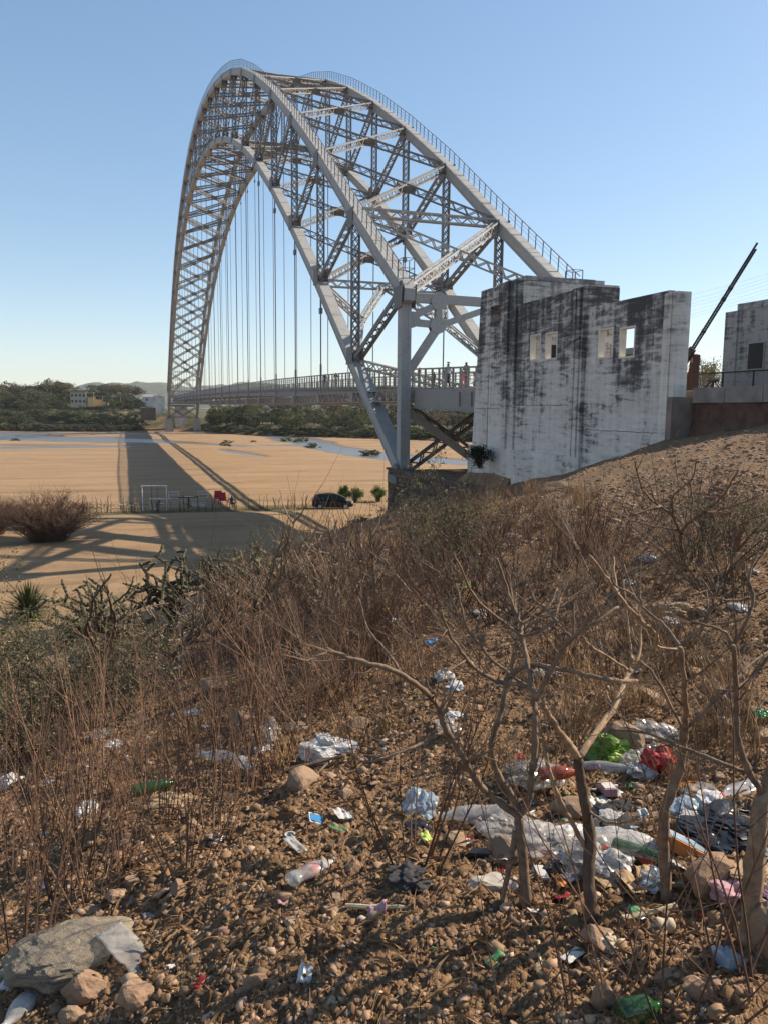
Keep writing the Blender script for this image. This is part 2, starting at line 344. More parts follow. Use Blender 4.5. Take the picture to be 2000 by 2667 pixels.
STREAMS = [[(330,260,14),(296,110,20),(262,60,22),(240,24,15),(222,9,9),(204,-4,5),(186,-14,4),(190,-30,5)],
           [(322,140,10),(312,60,9),(306,20,8),(306,-8,7),(300,-30,7),(262,-40,10),(205,-40,9),(178,-38,7),(150,-38,6),(125,-43,8),(107,-50,9),(70,-75,12),(0,-130,16)],
           [(168,-6,1.6),(150,-9,2.2),(134,-12,1.2)], [(182,46,4),(190,20,4),(176,75,5)]]
WATER_Z = -7.27
def river(X, Y):
    z = -7.0 + .10*fbm(X*.02, Y*.05, 3, 4) + .10*fbm(X*.10, Y*.012, 9, 4) + .05*fbm(X*.35, Y*.06, 5, 3)
    wob = .35*fbm(X*.03, Y*.03, 21, 4)
    for pl in STREAMS: z = z - .55*np.exp(-(np.clip(pdist(X, Y, pl)+wob*1.2, 0, 9))**2*1.2)
    braid = smooth(172, 205, X)*smooth(12, 30, Y)
    return z - braid*(.14 + .5*np.clip(fbm(X*.045, Y*.016, 31, 5), -.1, .4))
def zg(X, Y, detail=True):
    X = np.asarray(X, float); Y = np.asarray(Y, float)
    zn = rbf(X, Y); zr = river(X, Y)
    far = X - bankx(Y)
    bank = -7.2 + (4.2+5.0*smooth(-28, -8, Y))*smooth(2, 34, far) + 4.5*smooth(40, 160, far)*smooth(0, 40, Y) + 2*smooth(60, 600, far) + 1.2*fbm(X*.05, Y*.05, 40, 4)*smooth(2, 20, far)
    w = smooth(33, 44, X)
    z = np.maximum(zn, -7.05)*(1-w) + zr*w
    z = np.where(X < 33, np.where(Y < -48, np.minimum(z, zn), z), z)
    z = np.where((far > 0) & (X > 60), np.maximum(zr, bank), z)
    if detail:
        r = np.hypot(X-CAM[0], Y-CAM[1]); k = (1-smooth(30, 70, r))*(1-smooth(30, 40, X))*smooth(-6.3, -4.2, zn)
        z = z + k*(.22*fbm(X*.35, Y*.35, 50, 3) + .085*fbm(X*1.6, Y*1.6, 60, 3)) + (1-smooth(9, 26, r))*(.046*fbm(X*6, Y*6, 70, 3) + .026*fbm(X*24, Y*24, 80, 2))
    return z
def z1(x, y): return float(zg(np.array([x]), np.array([y]))[0])
_T = np.concatenate([np.geomspace(.8, 60, 260), np.geomspace(60.5, 500, 200)])
def G(x, y):
    """point of the ground seen at photo pixel x, y"""
    d = ray(x, y); P = CAM[None] + _T[:,None]*d[None]; h = P[:,2] - zg(P[:,0], P[:,1])
    i = np.argmax(h < 0)
    if h[i] >= 0: return Vector(P[-1])
    if i == 0: return Vector(P[0])
    tt = np.linspace(_T[i-1], _T[i], 14); P = CAM[None] + tt[:,None]*d[None]; h = P[:,2] - zg(P[:,0], P[:,1]); i = max(1, int(np.argmax(h < 0)))
    t = tt[i-1] + (tt[i]-tt[i-1])*h[i-1]/(h[i-1]-h[i]); return Vector(CAM + t*d)

def build_ground():
    rr = np.concatenate([np.geomspace(.7, 14, 270), np.geomspace(14, 420, 300)[1:], np.geomspace(420, 4400, 40)[1:]])
    aa = np.concatenate([np.linspace(-math.pi, -.62, 40)[:-1], np.linspace(-.62, .60, 320), np.linspace(.60, math.pi, 40)[1:-1]]) + YAW
    R_, A_ = np.meshgrid(rr, aa, indexing='ij')
    X = CAM[0] + R_*np.cos(A_); Y = CAM[1] + R_*np.sin(A_); Z = zg(X, Y)
    nr, na = X.shape
    V = np.stack([X, Y, Z], -1).reshape(-1, 3)
    i, j = np.meshgrid(np.arange(nr-1), np.arange(na), indexing='ij'); j2 = (j+1) % na
    F = np.stack([i*na+j, (i+1)*na+j, (i+1)*na+j2, i*na+j2], -1).reshape(-1, 4)
    c = len(V); V = np.concatenate([V, [[CAM[0], CAM[1], z1(CAM[0], CAM[1])]]])
    me = bpy.data.meshes.new('ground'); nv = len(V); nf = len(F); tri = np.stack([np.full(na, c), np.arange(na), (np.arange(na)+1) % na], -1)
    me.vertices.add(nv); me.vertices.foreach_set('co', V.ravel())
    me.loops.add(nf*4+na*3); me.loops.foreach_set('vertex_index', np.concatenate([F.ravel(), tri.ravel()]))
    me.polygons.add(nf+na); ls = np.concatenate([np.arange(nf)*4, nf*4+np.arange(na)*3]); me.polygons.foreach_set('loop_start', ls)
    me.polygons.foreach_set('use_smooth', np.ones(nf+na, bool))
    me.update(calc_edges=True); me.validate()
    x, y, z = V[:,0], V[:,1], V[:,2]; far = x - bankx(y)
    sand = smooth(-4.2, -5.3, z + .8*fbm(x*.15, y*.15, 90, 3))*(far < 6); sand = np.maximum(sand, ((x > 36) & (far < 4)).astype(float))
    grass = smooth(4, 14, far)*(x > 60)
    strip = smooth(29.5, 31.0, x)*(1-smooth(36.5, 38.5, x))*smooth(-6, 1, y)*(1-smooth(24, 27, y))
    grass = np.maximum(grass, strip*.75)
    wet = smooth(-7.12, -7.25, z)*(x > 60)*(far < 6)
    for nm, a in (('sand', sand), ('grass', grass), ('wet', wet)):
        at_ = me.attributes.new(nm, 'FLOAT', 'POINT'); at_.data.foreach_set('value', a.astype(np.float32))
    me.materials.append(M['ground'])
    tag(link('ground', me), 'stony brown hillside running down to the sandy riverbed and far bank', kind='structure')
build_ground()

def build_water():
    m = MB(); xs = np.linspace(60, 420, 30); ys = np.linspace(-400, 900, 40)
    for x0, x1 in zip(xs[:-1], xs[1:]):
        for y0, y1 in zip(ys[:-1], ys[1:]):
            m.add([(x0,y0,WATER_Z),(x1,y0,WATER_Z),(x1,y1,WATER_Z),(x0,y1,WATER_Z)], [(0,1,2,3)])
    tag(m.build('water', M['water']), 'shallow river channels winding over the sand', kind='structure')
build_water()

def build_hills():
    m = MB(); n = 160; rows = 10
    for k, (d0, h, s0, az0, az1) in enumerate(((2300, 105, 3, -.35, .75), (3200, 150, 8, -.6, .8))):
        base = len(m.v)
        az = np.linspace(az0, az1, n) + YAW
        prof = (.55 + .5*fbm(az*7, az*0+s0, 5+k, 5))*h*(smooth(-.5, .12, az-YAW)*.8+.2)
        det = fbm(az*220, az*0, 3+k, 3)*7
        for r in range(rows):
            t = r/(rows-1); dd = d0 + 700*t; hh = 2 + (prof+det)*math.sin(min(1, t*1.6)*math.pi/2)
            for i in range(n): m.v.append((CAM[0]+dd*math.cos(az[i]), CAM[1]+dd*math.sin(az[i]), float(hh[i])))
        for r in range(rows-1):
            for i in range(n-1):
                a = base+r*n+i; m.f.append((a, a+1, a+n+1, a+n)); m.mi.append(0)
    mm = simple('hill_bush', (.075,.082,.05), .95, .45, .03, world=True)
    tag(m.build('hills', mm, smooth_=True), 'low wooded hills on the horizon beyond the river', kind='structure')
build_hills()

# ---------------------------------------------------------------- the bridge
NP = 27; PL = 329.2/27; RW = 12.64
ZB = [0,7.9,16.0,23.6,30.7,37.0,42.5,47.2,51.2,54.5,57.1,59.1,60.4,61.0]
ZT = [12.1,19.8,27.7,35.0,41.8,47.9,53.3,57.8,61.5,64.6,67.1,69.1,70.4,71.1]
def zb(k): return ZB[min(k, NP-k)]
def zt(k): return ZT[min(k, NP-k)]
def nb(k, s): return Vector((k*PL, -s*RW, zb(k)))
def ntp(k, s): return Vector((k*PL, -s*RW, zt(k)))
def deckz(x): return float(np.interp(x, [-30,-12,0,14,60,106,208,282,340,380], [5.0,5.25,5.62,6.08,6.85,7.3,7.9,8.05,7.85,7.6]))
def windz(x): return float(np.interp(x, [0,124,329.2], [4.62,4.75,5.6]))
bridge = thing('arch_bridge', 'long silver steel trussed arch bridge with hangers crossing the sandy riverbed', 'bridge')

def laced(m, a, b, side, ws, wd, pitch=None, cross=False, plates=True, t=.07, lw=.09):
    """riveted lattice member: two plates (or four angles) tied by lacing bars"""
    a, b = Vector(a), Vector(b); L = (b-a).length; d = (b-a)/L
    s = Vector(side); s = (s - d*s.dot(d)).normalized(); q = d.cross(s).normalized()
    pitch = pitch or ws*.95; n = max(2, int(round(L/pitch)))
    if plates:
        for k in (-1, 1): m.bar(a+s*k*ws/2, b+s*k*ws/2, wd, t, side=s)
        faces = [(s, q, ws-t, wd/2-.02)]
    else:
        for k in (-1, 1):
            for j in (-1, 1):
                m.bar(a+s*k*ws/2+q*j*wd/2, b+s*k*ws/2+q*j*wd/2, .13, .13, side=s)
        faces = [(s, q, ws-.06, wd/2-.03), (q, s, wd-.06, ws/2-.03)]
    for s_, q_, w_, off in faces:
        for j in (-1, 1):
            for i in range(n):
                p0 = a + d*(L*i/n) + q_*j*off; p1 = a + d*(L*(i+1)/n) + q_*j*off; sg = 1 if i % 2 else -1
                m.bar(p0+s_*sg*w_/2, p1-s_*sg*w_/2, .03, lw, side=d, caps=False) if False else _flat(m, p0+s_*sg*w_/2, p1-s_*sg*w_/2, q_, lw, .03)
                if cross: _flat(m, p0-s_*sg*w_/2, p1+s_*sg*w_/2, q_, lw, .03)
def _flat(m, a, b, nrm, w, t):
    d = (b-a).normalized(); p = d.cross(nrm).normalized()*(w/2); q = nrm*(t/2)
    m.hexa([a-p-q, a+p-q, a+p+q, a-p+q, b-p-q, b+p-q, b+p+q, b-p+q], False)

def chord(name, nodes, s, w, h):
    """mitred box chord, one part per panel"""
    pts = [Vector(p) for p in nodes]; nn = []
    for i in range(len(pts)):
        d0 = (pts[i]-pts[i-1]).normalized() if i else (pts[1]-pts[0]).normalized()
        d1 = (pts[i+1]-pts[i]).normalized() if i < len(pts)-1 else d0
        t = (d0+d1).normalized(); n = Vector((-t.z, 0, t.x)); nn.append(n/max(.6, n.dot(Vector((-d0.z,0,d0.x)))))
    out = []; Yv = Vector((0, w/2, 0))
    for i in range(len(pts)-1):
        m = MB(); a, b = pts[i], pts[i+1]; A, B = nn[i]*(h/2), nn[i+1]*(h/2)
        m.hexa([a-A-Yv, a-A+Yv, a+A+Yv, a+A-Yv, b-B-Yv, b-B+Yv, b+B+Yv, b+B-Yv])
        d = (b-a).normalized(); n = Vector((-d.z, 0, d.x))
        for k in range(1, 8):      # cover-plate butt straps
            p = a + (b-a)*(k/8); 
            if k % 2 == 0: m.bar(p-d*.05+n*(h/2+.012), p+d*.05+n*(h/2+.012), w*1.02, .03, side=n)
        for e in (-1, 1):          # edge angles along the box
            m.bar(a+n*(h/2-.06)+Vector((0,e*(w/2+.02),0)), b+n*(h/2-.06)+Vector((0,e*(w/2+.02),0)), .05, .12, side=n)
            m.bar(a-n*(h/2-.06)+Vector((0,e*(w/2+.02),0)), b-n*(h/2-.06)+Vector((0,e*(w/2+.02),0)), .05, .12, side=n)
        out.append(m.build(name, M['steel'], bridge))
    return out

def build_bridge():
    YL = Vector((0,1,0))
    for s in (0, 1):
        oy = 1 if s == 0 else -1
        tc = chord('top_chord', [ntp(k, s) for k in range(NP+1)], s, .88, .95)
        chord('bottom_chord', [nb(k, s) for k in range(NP+1)], s, .88, .95)
        for k, o in enumerate(tc):     # walkway handrail along the outer edge of the top chord
            m = MB(); a, b = ntp(k, s), ntp(k+1, s); L = (b-a).length; n = max(6, int(L/1.42)); up = Vector((0,0,1)); d = (b-a).normalized(); nr = Vector((-d.z,0,d.x))
            off = nr*.48 + Vector((0, oy*.40, 0))
            for i in range(n):
                p = a + (b-a)*((i+.5)/n) + off; m.bar(p, p+nr*.15+up*1.0, .06, .06, side=(1,0,0))
            for hgt, r in ((1.0, .055), (.66, .02), (.33, .02)): m.bar(a+off+nr*.15+up*hgt, b+off+nr*.15+up*hgt, r, r)
            m.build('handrail', M['rail'], o)
        for k in range(1, NP):
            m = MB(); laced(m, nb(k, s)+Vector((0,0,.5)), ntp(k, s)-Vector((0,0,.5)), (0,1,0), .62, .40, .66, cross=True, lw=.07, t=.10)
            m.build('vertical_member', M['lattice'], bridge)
        for k in list(range(0, 14)) + list(range(14, NP+1)):
            if k <= 13: a, b = ntp(k, s), nb(k+1, s)
            else: a, b = ntp(k, s), nb(k-1, s)
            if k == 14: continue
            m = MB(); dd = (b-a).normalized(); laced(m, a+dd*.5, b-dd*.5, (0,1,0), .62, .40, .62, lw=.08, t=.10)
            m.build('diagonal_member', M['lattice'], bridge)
        for k in range(0, NP+1):
            for f, nm in ((ntp, 1), (nb, -1)):
                if nm == -1 and k in (0, NP): continue
                m = MB(); p = f(k, s); c0 = p - Vector((0,0,nm*.62))
                for e in (-1, 1):
                    y = p.y + e*.49
                    pts = [(p.x-1.0, .15*nm), (p.x+1.0, .15*nm), (p.x+.72, -1.25*nm), (p.x-.72, -1.25*nm)]
                    m.hexa([(x, y-.02, p.z+z) for x, z in pts] + [(x, y+.02, p.z+z) for x, z in pts])
                m.build('gusset', M['lattice'], bridge)
        for e in (0, NP):              # end posts and bearings
            m = MB(); a, b = nb(e, s), ntp(e, s); sx = 1 if e == 0 else -1
            w = .40
            m.box((a.x-w, a.y-.34, a.z-.2), (a.x+w, a.y+.34, b.z+.55))
            for ex in (-1, 1):
                for ey in (-1, 1): m.box((a.x+ex*(w+.012)-.02, a.y+ey*.24-.10, a.z), (a.x+ex*(w+.012)+.02, a.y+ey*.24+.10, b.z+.4))
            m.box((a.x-.62, a.y-.42, 6.0), (a.x-.38, a.y+.42, b.z-1.4)) if False else None
            m.build('end_post', M['steel'], bridge)
            m = MB(); c = (a.x - sx*.55, a.y, b.z-.25)
            m.hexa([(a.x-sx*.42,a.y-.36,b.z-1.0),(a.x-sx*1.05,a.y-.36,b.z-.85),(a.x-sx*1.05,a.y+.36,b.z-.85),(a.x-sx*.42,a.y+.36,b.z-1.0),(a.x-sx*.42,a.y-.36,b.z+.55),(a.x-sx*1.05,a.y-.36,b.z-.1),(a.x-sx*1.05,a.y+.36,b.z-.1),(a.x-sx*.42,a.y+.36,b.z+.55)])
            m.build('post_head', M['steel'], bridge)
            m = MB(); m.lathe([(.45,-.6),(.45,.6)], (a.x, a.y, a.z), 14, Matrix.Rotation(math.pi/2, 3, 'X')); m.box((a.x-.9, a.y-.8, a.z-.9), (a.x+.9, a.y+.8, a.z-.35))
            m.build('bearing', M['lattice'], bridge)
            # maintenance cage on the post head
            if e == 0:
                m = MB()
                for ex, ey in ((-.5,-.4),(.5,-.4),(-.5,.4),(.5,.4)): m.bar((a.x+ex-.2, a.y+ey, b.z+.5), (a.x+ex-.2, a.y+ey, b.z+1.9), .05, .05)
                for hz in (.6, 1.25, 1.9):
                    for p_, q_ in (((-.5,-.4),(.5,-.4)),((.5,-.4),(.5,.4)),((.5,.4),(-.5,.4)),((-.5,.4),(-.5,-.4))): m.bar((a.x+p_[0]-.2, a.y+p_[1], b.z+hz), (a.x+q_[0]-.2, a.y+q_[1], b.z+hz), .035, .035)
                m.build('ladder_cage', M['rail'], bridge)
                m = MB()
                for ey in (-.18, .18): m.bar((a.x-.1, a.y+(.42 if s==0 else -.42)+ey*0, 6), (a.x-.1, a.y+(.42 if s==0 else -.42), 6.01), .02, .02)
        for k in range(2, NP-1):       # hangers: twin rods with a forked clevis and a socket at the floor beam
            m = MB(); b = nb(k, s); zd = windz(b.x)+.6; top = b.z-.55; cl = top - 1.9
            m.bar((b.x-.16, b.y, top+.4), (b.x-.16, b.y, cl), .08, .08); m.bar((b.x+.16, b.y, top+.4), (b.x+.16, b.y, cl), .08, .08)
            m.box((b.x-.27, b.y-.13, cl-.42), (b.x+.27, b.y+.13, cl+.1)); m.box((b.x-.33, b.y-.2, top-.35), (b.x+.33, b.y+.2, top+.1))
            m.bar((b.x, b.y, cl), (b.x, b.y, zd), .105, .105); m.bar((b.x, b.y, zd-.2), (b.x, b.y, zd+3.1), .17, .17)
            m.build('hanger', M['cable'], bridge)
        # wind chord beside the deck
        for k in range(NP):
            m = MB(); x0, x1 = k*PL, (k+1)*PL
            laced(m, (x0, -s*RW, windz(x0)+.42), (x1, -s*RW, windz(x1)+.42), (0,0,1), .78, .62, .72, lw=.10)
            m.box((x0-.55, -s*RW-.35, windz(x0)+.02), (x0+.55, -s*RW+.35, windz(x0)+.83)) if k else None
            m.build('wind_chord', M['deck_steel'], bridge)
    # lateral bracing: an X in every panel between the two ribs, top and bottom
    for f, rng in ((ntp, range(0, NP)), (nb, range(2, NP-2))):
        for k in rng:
            for (p, q) in ((f(k, 0), f(k+1, 1)), (f(k, 1), f(k+1, 0))):
                if f is ntp and k in (0, NP-1): continue
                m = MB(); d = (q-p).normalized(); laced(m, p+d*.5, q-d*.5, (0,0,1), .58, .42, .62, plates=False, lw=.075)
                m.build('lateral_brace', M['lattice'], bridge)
            if f is ntp and k in (0, NP-1): continue
            c = (f(k,0)+f(k+1,1))/2; m = MB(); d = (f(k+1,0)-f(k,0)).normalized(); n = Vector((-d.z,0,d.x))
            m.bar(c-d*.62, c+d*.62, 1.5, .66, side=n); m.build('brace_gusset', M['lattice'], bridge)
    for e in (0, NP):
        sx = 1 if e == 0 else -1
        k1, k2 = (1, 2) if e == 0 else (NP-1, NP-2)
        for p, q in ((ntp(k1,0), ntp(k1,1)), (nb(k2,0), nb(k2,1)), (ntp(e,0)+Vector((0,0,-.2)), ntp(k1,1)), (ntp(e,1)+Vector((0,0,-.2)), ntp(k1,0))):
            m = MB(); d = (q-p).normalized(); laced(m, p+d*.4, q-d*.4, (0,0,1), .6, .45, .62, plates=False, lw=.085); m.build('lateral_brace', M['steel'], bridge)
        mid = (nb(k2,0)+nb(k2,1))/2
        for s in (0, 1):               # knee bracing of the portal below the first open panel
            yy = -2.3 if s == 0 else -RW+2.3
            J = Vector((k1*PL+sx*PL*.50, yy, zb(1)+(zb(2)-zb(1))*.50))
            for p, q in ((nb(k2,s), J), (mid, J), (J, nb(k1,s))):
                m = MB(); d = (q-p).normalized(); laced(m, p+d*.3, q-d*.2, (0,0,1), .52, .42, .55, plates=False, lw=.085); m.build('knee_brace', M['steel'], bridge)
            a = nb(k1, s); b = Vector((e*PL, -RW/2, windz(e*PL)+.5))
            m = MB(); laced(m, a+(b-a)*.03, a+(b-a)*.95, (0,0,1), .55, .5, .6, plates=False, lw=.085); m.build('knee_brace', M['steel'], bridge)
        # end portal frame at the posts
        X = e*PL; P = lambda y, z: Vector((X, y, z))
        for s in (0, 1):
            g = (lambda y: y) if s == 0 else (lambda y: -RW-y)
            segs = [((-.34,11.55),(-2.4,11.55),.62),((-2.4,11.55),(-RW/2,11.50),.60),((-.34,10.2),(-2.35,11.2),.45),((-.34,9.95),(-2.3,9.85),.45),((-2.4,11.3),(-2.4,9.9),.42),((-2.4,9.75),(-RW/2,11.15),.42),((-2.35,9.6),(-.30,6.6),.52)]
            for i, ((y0,z0),(y1,z1_),w) in enumerate(segs):
                m = MB(); m.bar(P(g(y0),z0), P(g(y1),z1_), .36+i*.012, w, side=(0,0,1) if abs(y1-y0) > .5 else (0,1,0)); m.build('portal_member', M['steel'], bridge)
            for (yc, zc, r) in ((-2.4,11.4,.62),(-2.35,9.8,.60),(-.5,10.1,.55)):
                m = MB(); 
                for ex in (-1, 1): m.lathe([(r,-.02),(r,.02)], P(g(yc), zc)+Vector((ex*.235,0,0)), 8, Matrix.Rotation(math.pi/2,3,'Y'))
                m.build('portal_gusset', M['steel'], bridge)
            # X bracing under the deck
            m = MB(); m.bar(P(g(-.3),4.0), P(-RW/2,-.1 if e==0 else .2), .34, .5, side=(0,0,1)); m.build('sway_brace', M['steel'], bridge)
            m = MB(); laced(m, P(g(-.3),-.1)+Vector((sx*.5,0,0)), P(-RW/2,4.1)+Vector((sx*.5,0,0)), (0,0,1), .55, .45, .6, plates=False, lw=.09); m.build('sway_brace', M['lattice'], bridge)
            m = MB(); laced(m, P(g(-.6),4.3)+Vector((sx*1.2,0,0)), P(-RW/2,.6)+Vector((sx*1.2,0,0)), (0,0,1), .5, .4, .6, plates=False, lw=.09); m.build('sway_brace', M['lattice'], bridge)
        m = MB(); m.bar(P(-.4,-.3)+Vector((sx*.9,0,0)), P(-RW+.4,-.3)+Vector((sx*.9,0,0)), .4, .4); m.build('bottom_strut', M['lattice'], bridge)
    # floor beams
    for k in range(NP+1):
        x = k*PL; m = MB(); m.box((x-.25, -.36, windz(x)+.06), (x+.25, -RW+.36, windz(x)+.80)); m.build('floor_beam', M['deck_steel'], bridge)
        m = MB(); z0 = windz(x)+.80
        for y in (-2.6, -5, -7.6, -10.04): m.box((x-.2, y-.12, z0), (x+.2, y+.12, deckz(x)-.2))
        m.build('deck_stool', M['deck_steel'], bridge)
    # deck slab, stringers, walkway kerb, railings panel by panel
    xs = [-12.2, -6.1] + [k*PL for k in range(NP+1)] + [329.2+12]
    for x0, x1 in zip(xs[:-1], xs[1:]):
        m = MB(); z0, z1_ = deckz(x0), deckz(x1)
        def strip(ya, yb, lo, hi):
            m.hexa([(x0,ya,z0+lo),(x1,ya,z1_+lo),(x1,yb,z1_+lo),(x0,yb,z0+lo),(x0,ya,z0+hi),(x1,ya,z1_+hi),(x1,yb,z1_+hi),(x0,yb,z0+hi)])
        strip(-10.2,-2.44,-.22,0); m.build('deck_slab', M['concrete'], bridge)
        for ya in (-2.6, -10.04, -5, -7.6):
            m = MB(); dpt = -.95 if x0 >= -1 else -1.3
            yo = .09
            strip(ya-yo, ya+yo, dpt, -.225); strip(ya-.2, ya+.2, dpt-.05, dpt); m.build('stringer', M['deck_steel'], bridge)
        for yr in (-2.32, -10.32):
            m = MB(); L = x1-x0; n = int(L/1.36)+1; oy = 1 if yr > -6 else -1
            for i in range(n):
                t = (i+.5)/n; x = x0+(x1-x0)*t; z = z0+(z1_-z0)*t
                m.box((x-.065, yr-.06, z-.35), (x+.065, yr+.06, z+1.26))
            m.bar((x0,yr,z0+1.30), (x1,yr,z1_+1.30), .15, .11)
            m.bar((x0,yr,z0+.06), (x1,yr,z1_+.06), .05, .05)
            for zz in (.3,.54,.78,1.02): m.bar((x0,yr,z0+zz), (x1,yr,z1_+zz), .03, .03)
            m.build('railing', M['deck_steel'], bridge)
            m = MB()
            m.hexa([(x0,yr-.1,z0-.30),(x1,yr-.1,z1_-.30),(x1,yr+.1,z1_-.30),(x0,yr+.1,z0-.30),(x0,yr-.1,z0-.25),(x1,yr-.1,z1_-.25),(x1,yr+.1,z1_-.25),(x0,yr+.1,z0-.25)])
            if x1 < 80:
                nn = int(L/.28)
                for i in range(nn):
                    x = x0+L*(i+.5)/nn; z = z0+(z1_-z0)*(i+.5)/nn; m.box((x-.075, yr-.06, z-.249), (x+.075, yr+.06, z-.02))
            m.build('balustrade', M['deck_steel'], bridge)
    # approach plate girders from the posts to the towers
    for y in (-.75, -RW+.75):
        m = MB(); m.hexa([(-12.4,y-.14,4.0),(-.45,y-.14,4.25),(-.45,y+.14,4.25),(-12.4,y+.14,4.0),(-12.4,y-.14,5.22),(-.45,y-.14,5.5),(-.45,y+.14,5.5),(-12.4,y+.14,5.22)])
        m.hexa([(-12.4,y-.3,3.94),(-.45,y-.3,4.19),(-.45,y+.3,4.19),(-12.4,y+.3,3.94),(-12.4,y-.3,3.997),(-.45,y-.3,4.247),(-.45,y+.3,4.247),(-12.4,y+.3,3.997)])
        for i in range(3):
            x = -8.3-i*1.7; m.box((x-.04, y-.24, 4.3), (x+.04, y+.24, 5.15))
        m.build('plate_girder', M['deck_steel'], bridge)
        m = MB(); m.box((-12.3, min(y, -2.44 if y > -6 else -10.2), 5.23), (-.45, max(y, -2.44 if y > -6 else -10.2)+.0, 5.36)); m.build('walkway_slab', M['concrete'], bridge)
    # viewing bay round the near post
    m = MB(); m.box((-2.2,.34,5.35), (3.2,1.0,5.5)); 
    for x in np.linspace(-2.1, 3.1, 7): m.bar((x,.95,5.5), (x,.95,6.7), .05, .05)
    for z in (5.85,6.25,6.7): m.bar((-2.1,.95,z), (3.1,.95,z), .04, .04)
    # piers of both river banks
    for e in (0, NP):
        sx = 1 if e == 0 else -1
        for s in (0, 1):
            X, Y = e*PL, -s*RW
            m = MB(); t = [(-1.5,-1.3),(1.7,-1.3),(1.7,1.3),(-1.5,1.3)]; b = [(-2.6,-1.9),(5.2,-1.9),(5.2,1.9),(-2.6,1.9)] if e == 0 else [(-2.4,-1.9),(2.4,-1.9),(2.4,1.9),(-2.4,1.9)]
            if e == 0: t = [(-1.5,-1.3),(1.5,-1.3),(1.5,.3),(-1.5,.3)]; b = [(-2.2,-1.6),(5.0,-1.6),(5.0,.34),(-2.2,.34)]
            m.hexa([(X+sx*x, Y+y, -8.2 if e == 0 else -8.0) for x, y in b] + [(X+sx*x, Y+y, -.9) for x, y in t])
            m.build('pier', M['concrete'], bridge)
build_bridge()

# ---------------------------------------------------------------- towers and walls at the near end of the bridge
def wall_open(m, x0, x1, z0, z1_, y0, y1, ops):
    """wall along X from boxes that leave real openings (ops: xa, xb, za, zb)"""
    xs = sorted({x0, x1} | {v for o in ops for v in o[:2]})
    for a, b in zip(xs[:-1], xs[1:]):
        zz = [z0]
        for o in sorted(ops, key=lambda q: q[2]):
            if o[0] <= a+1e-6 and o[1] >= b-1e-6: zz += [o[2], o[3]]
        zz.append(z1_)
        for c, d in zip(zz[::2], zz[1::2]): m.box((a, y0, c), (b, y1, d))
def window_trim(par, o, y0, y1, mat):
    m = MB(); t = .05; xa, xb, za, zb_ = o
    m.box((xa+.002, y0-.004, za+.002), (xa+t, y1+.006, zb_-.002)); m.box((xb-t, y0-.004, za+.002), (xb-.002, y1+.006, zb_-.002))
    m.box((xa+t, y0-.004, za+.002), (xb-t, y1+.006, za+t)); m.box((xa+t, y0-.004, zb_-t), (xb-t, y1+.006, zb_-.002))
    m.build('window_frame', mat, par)

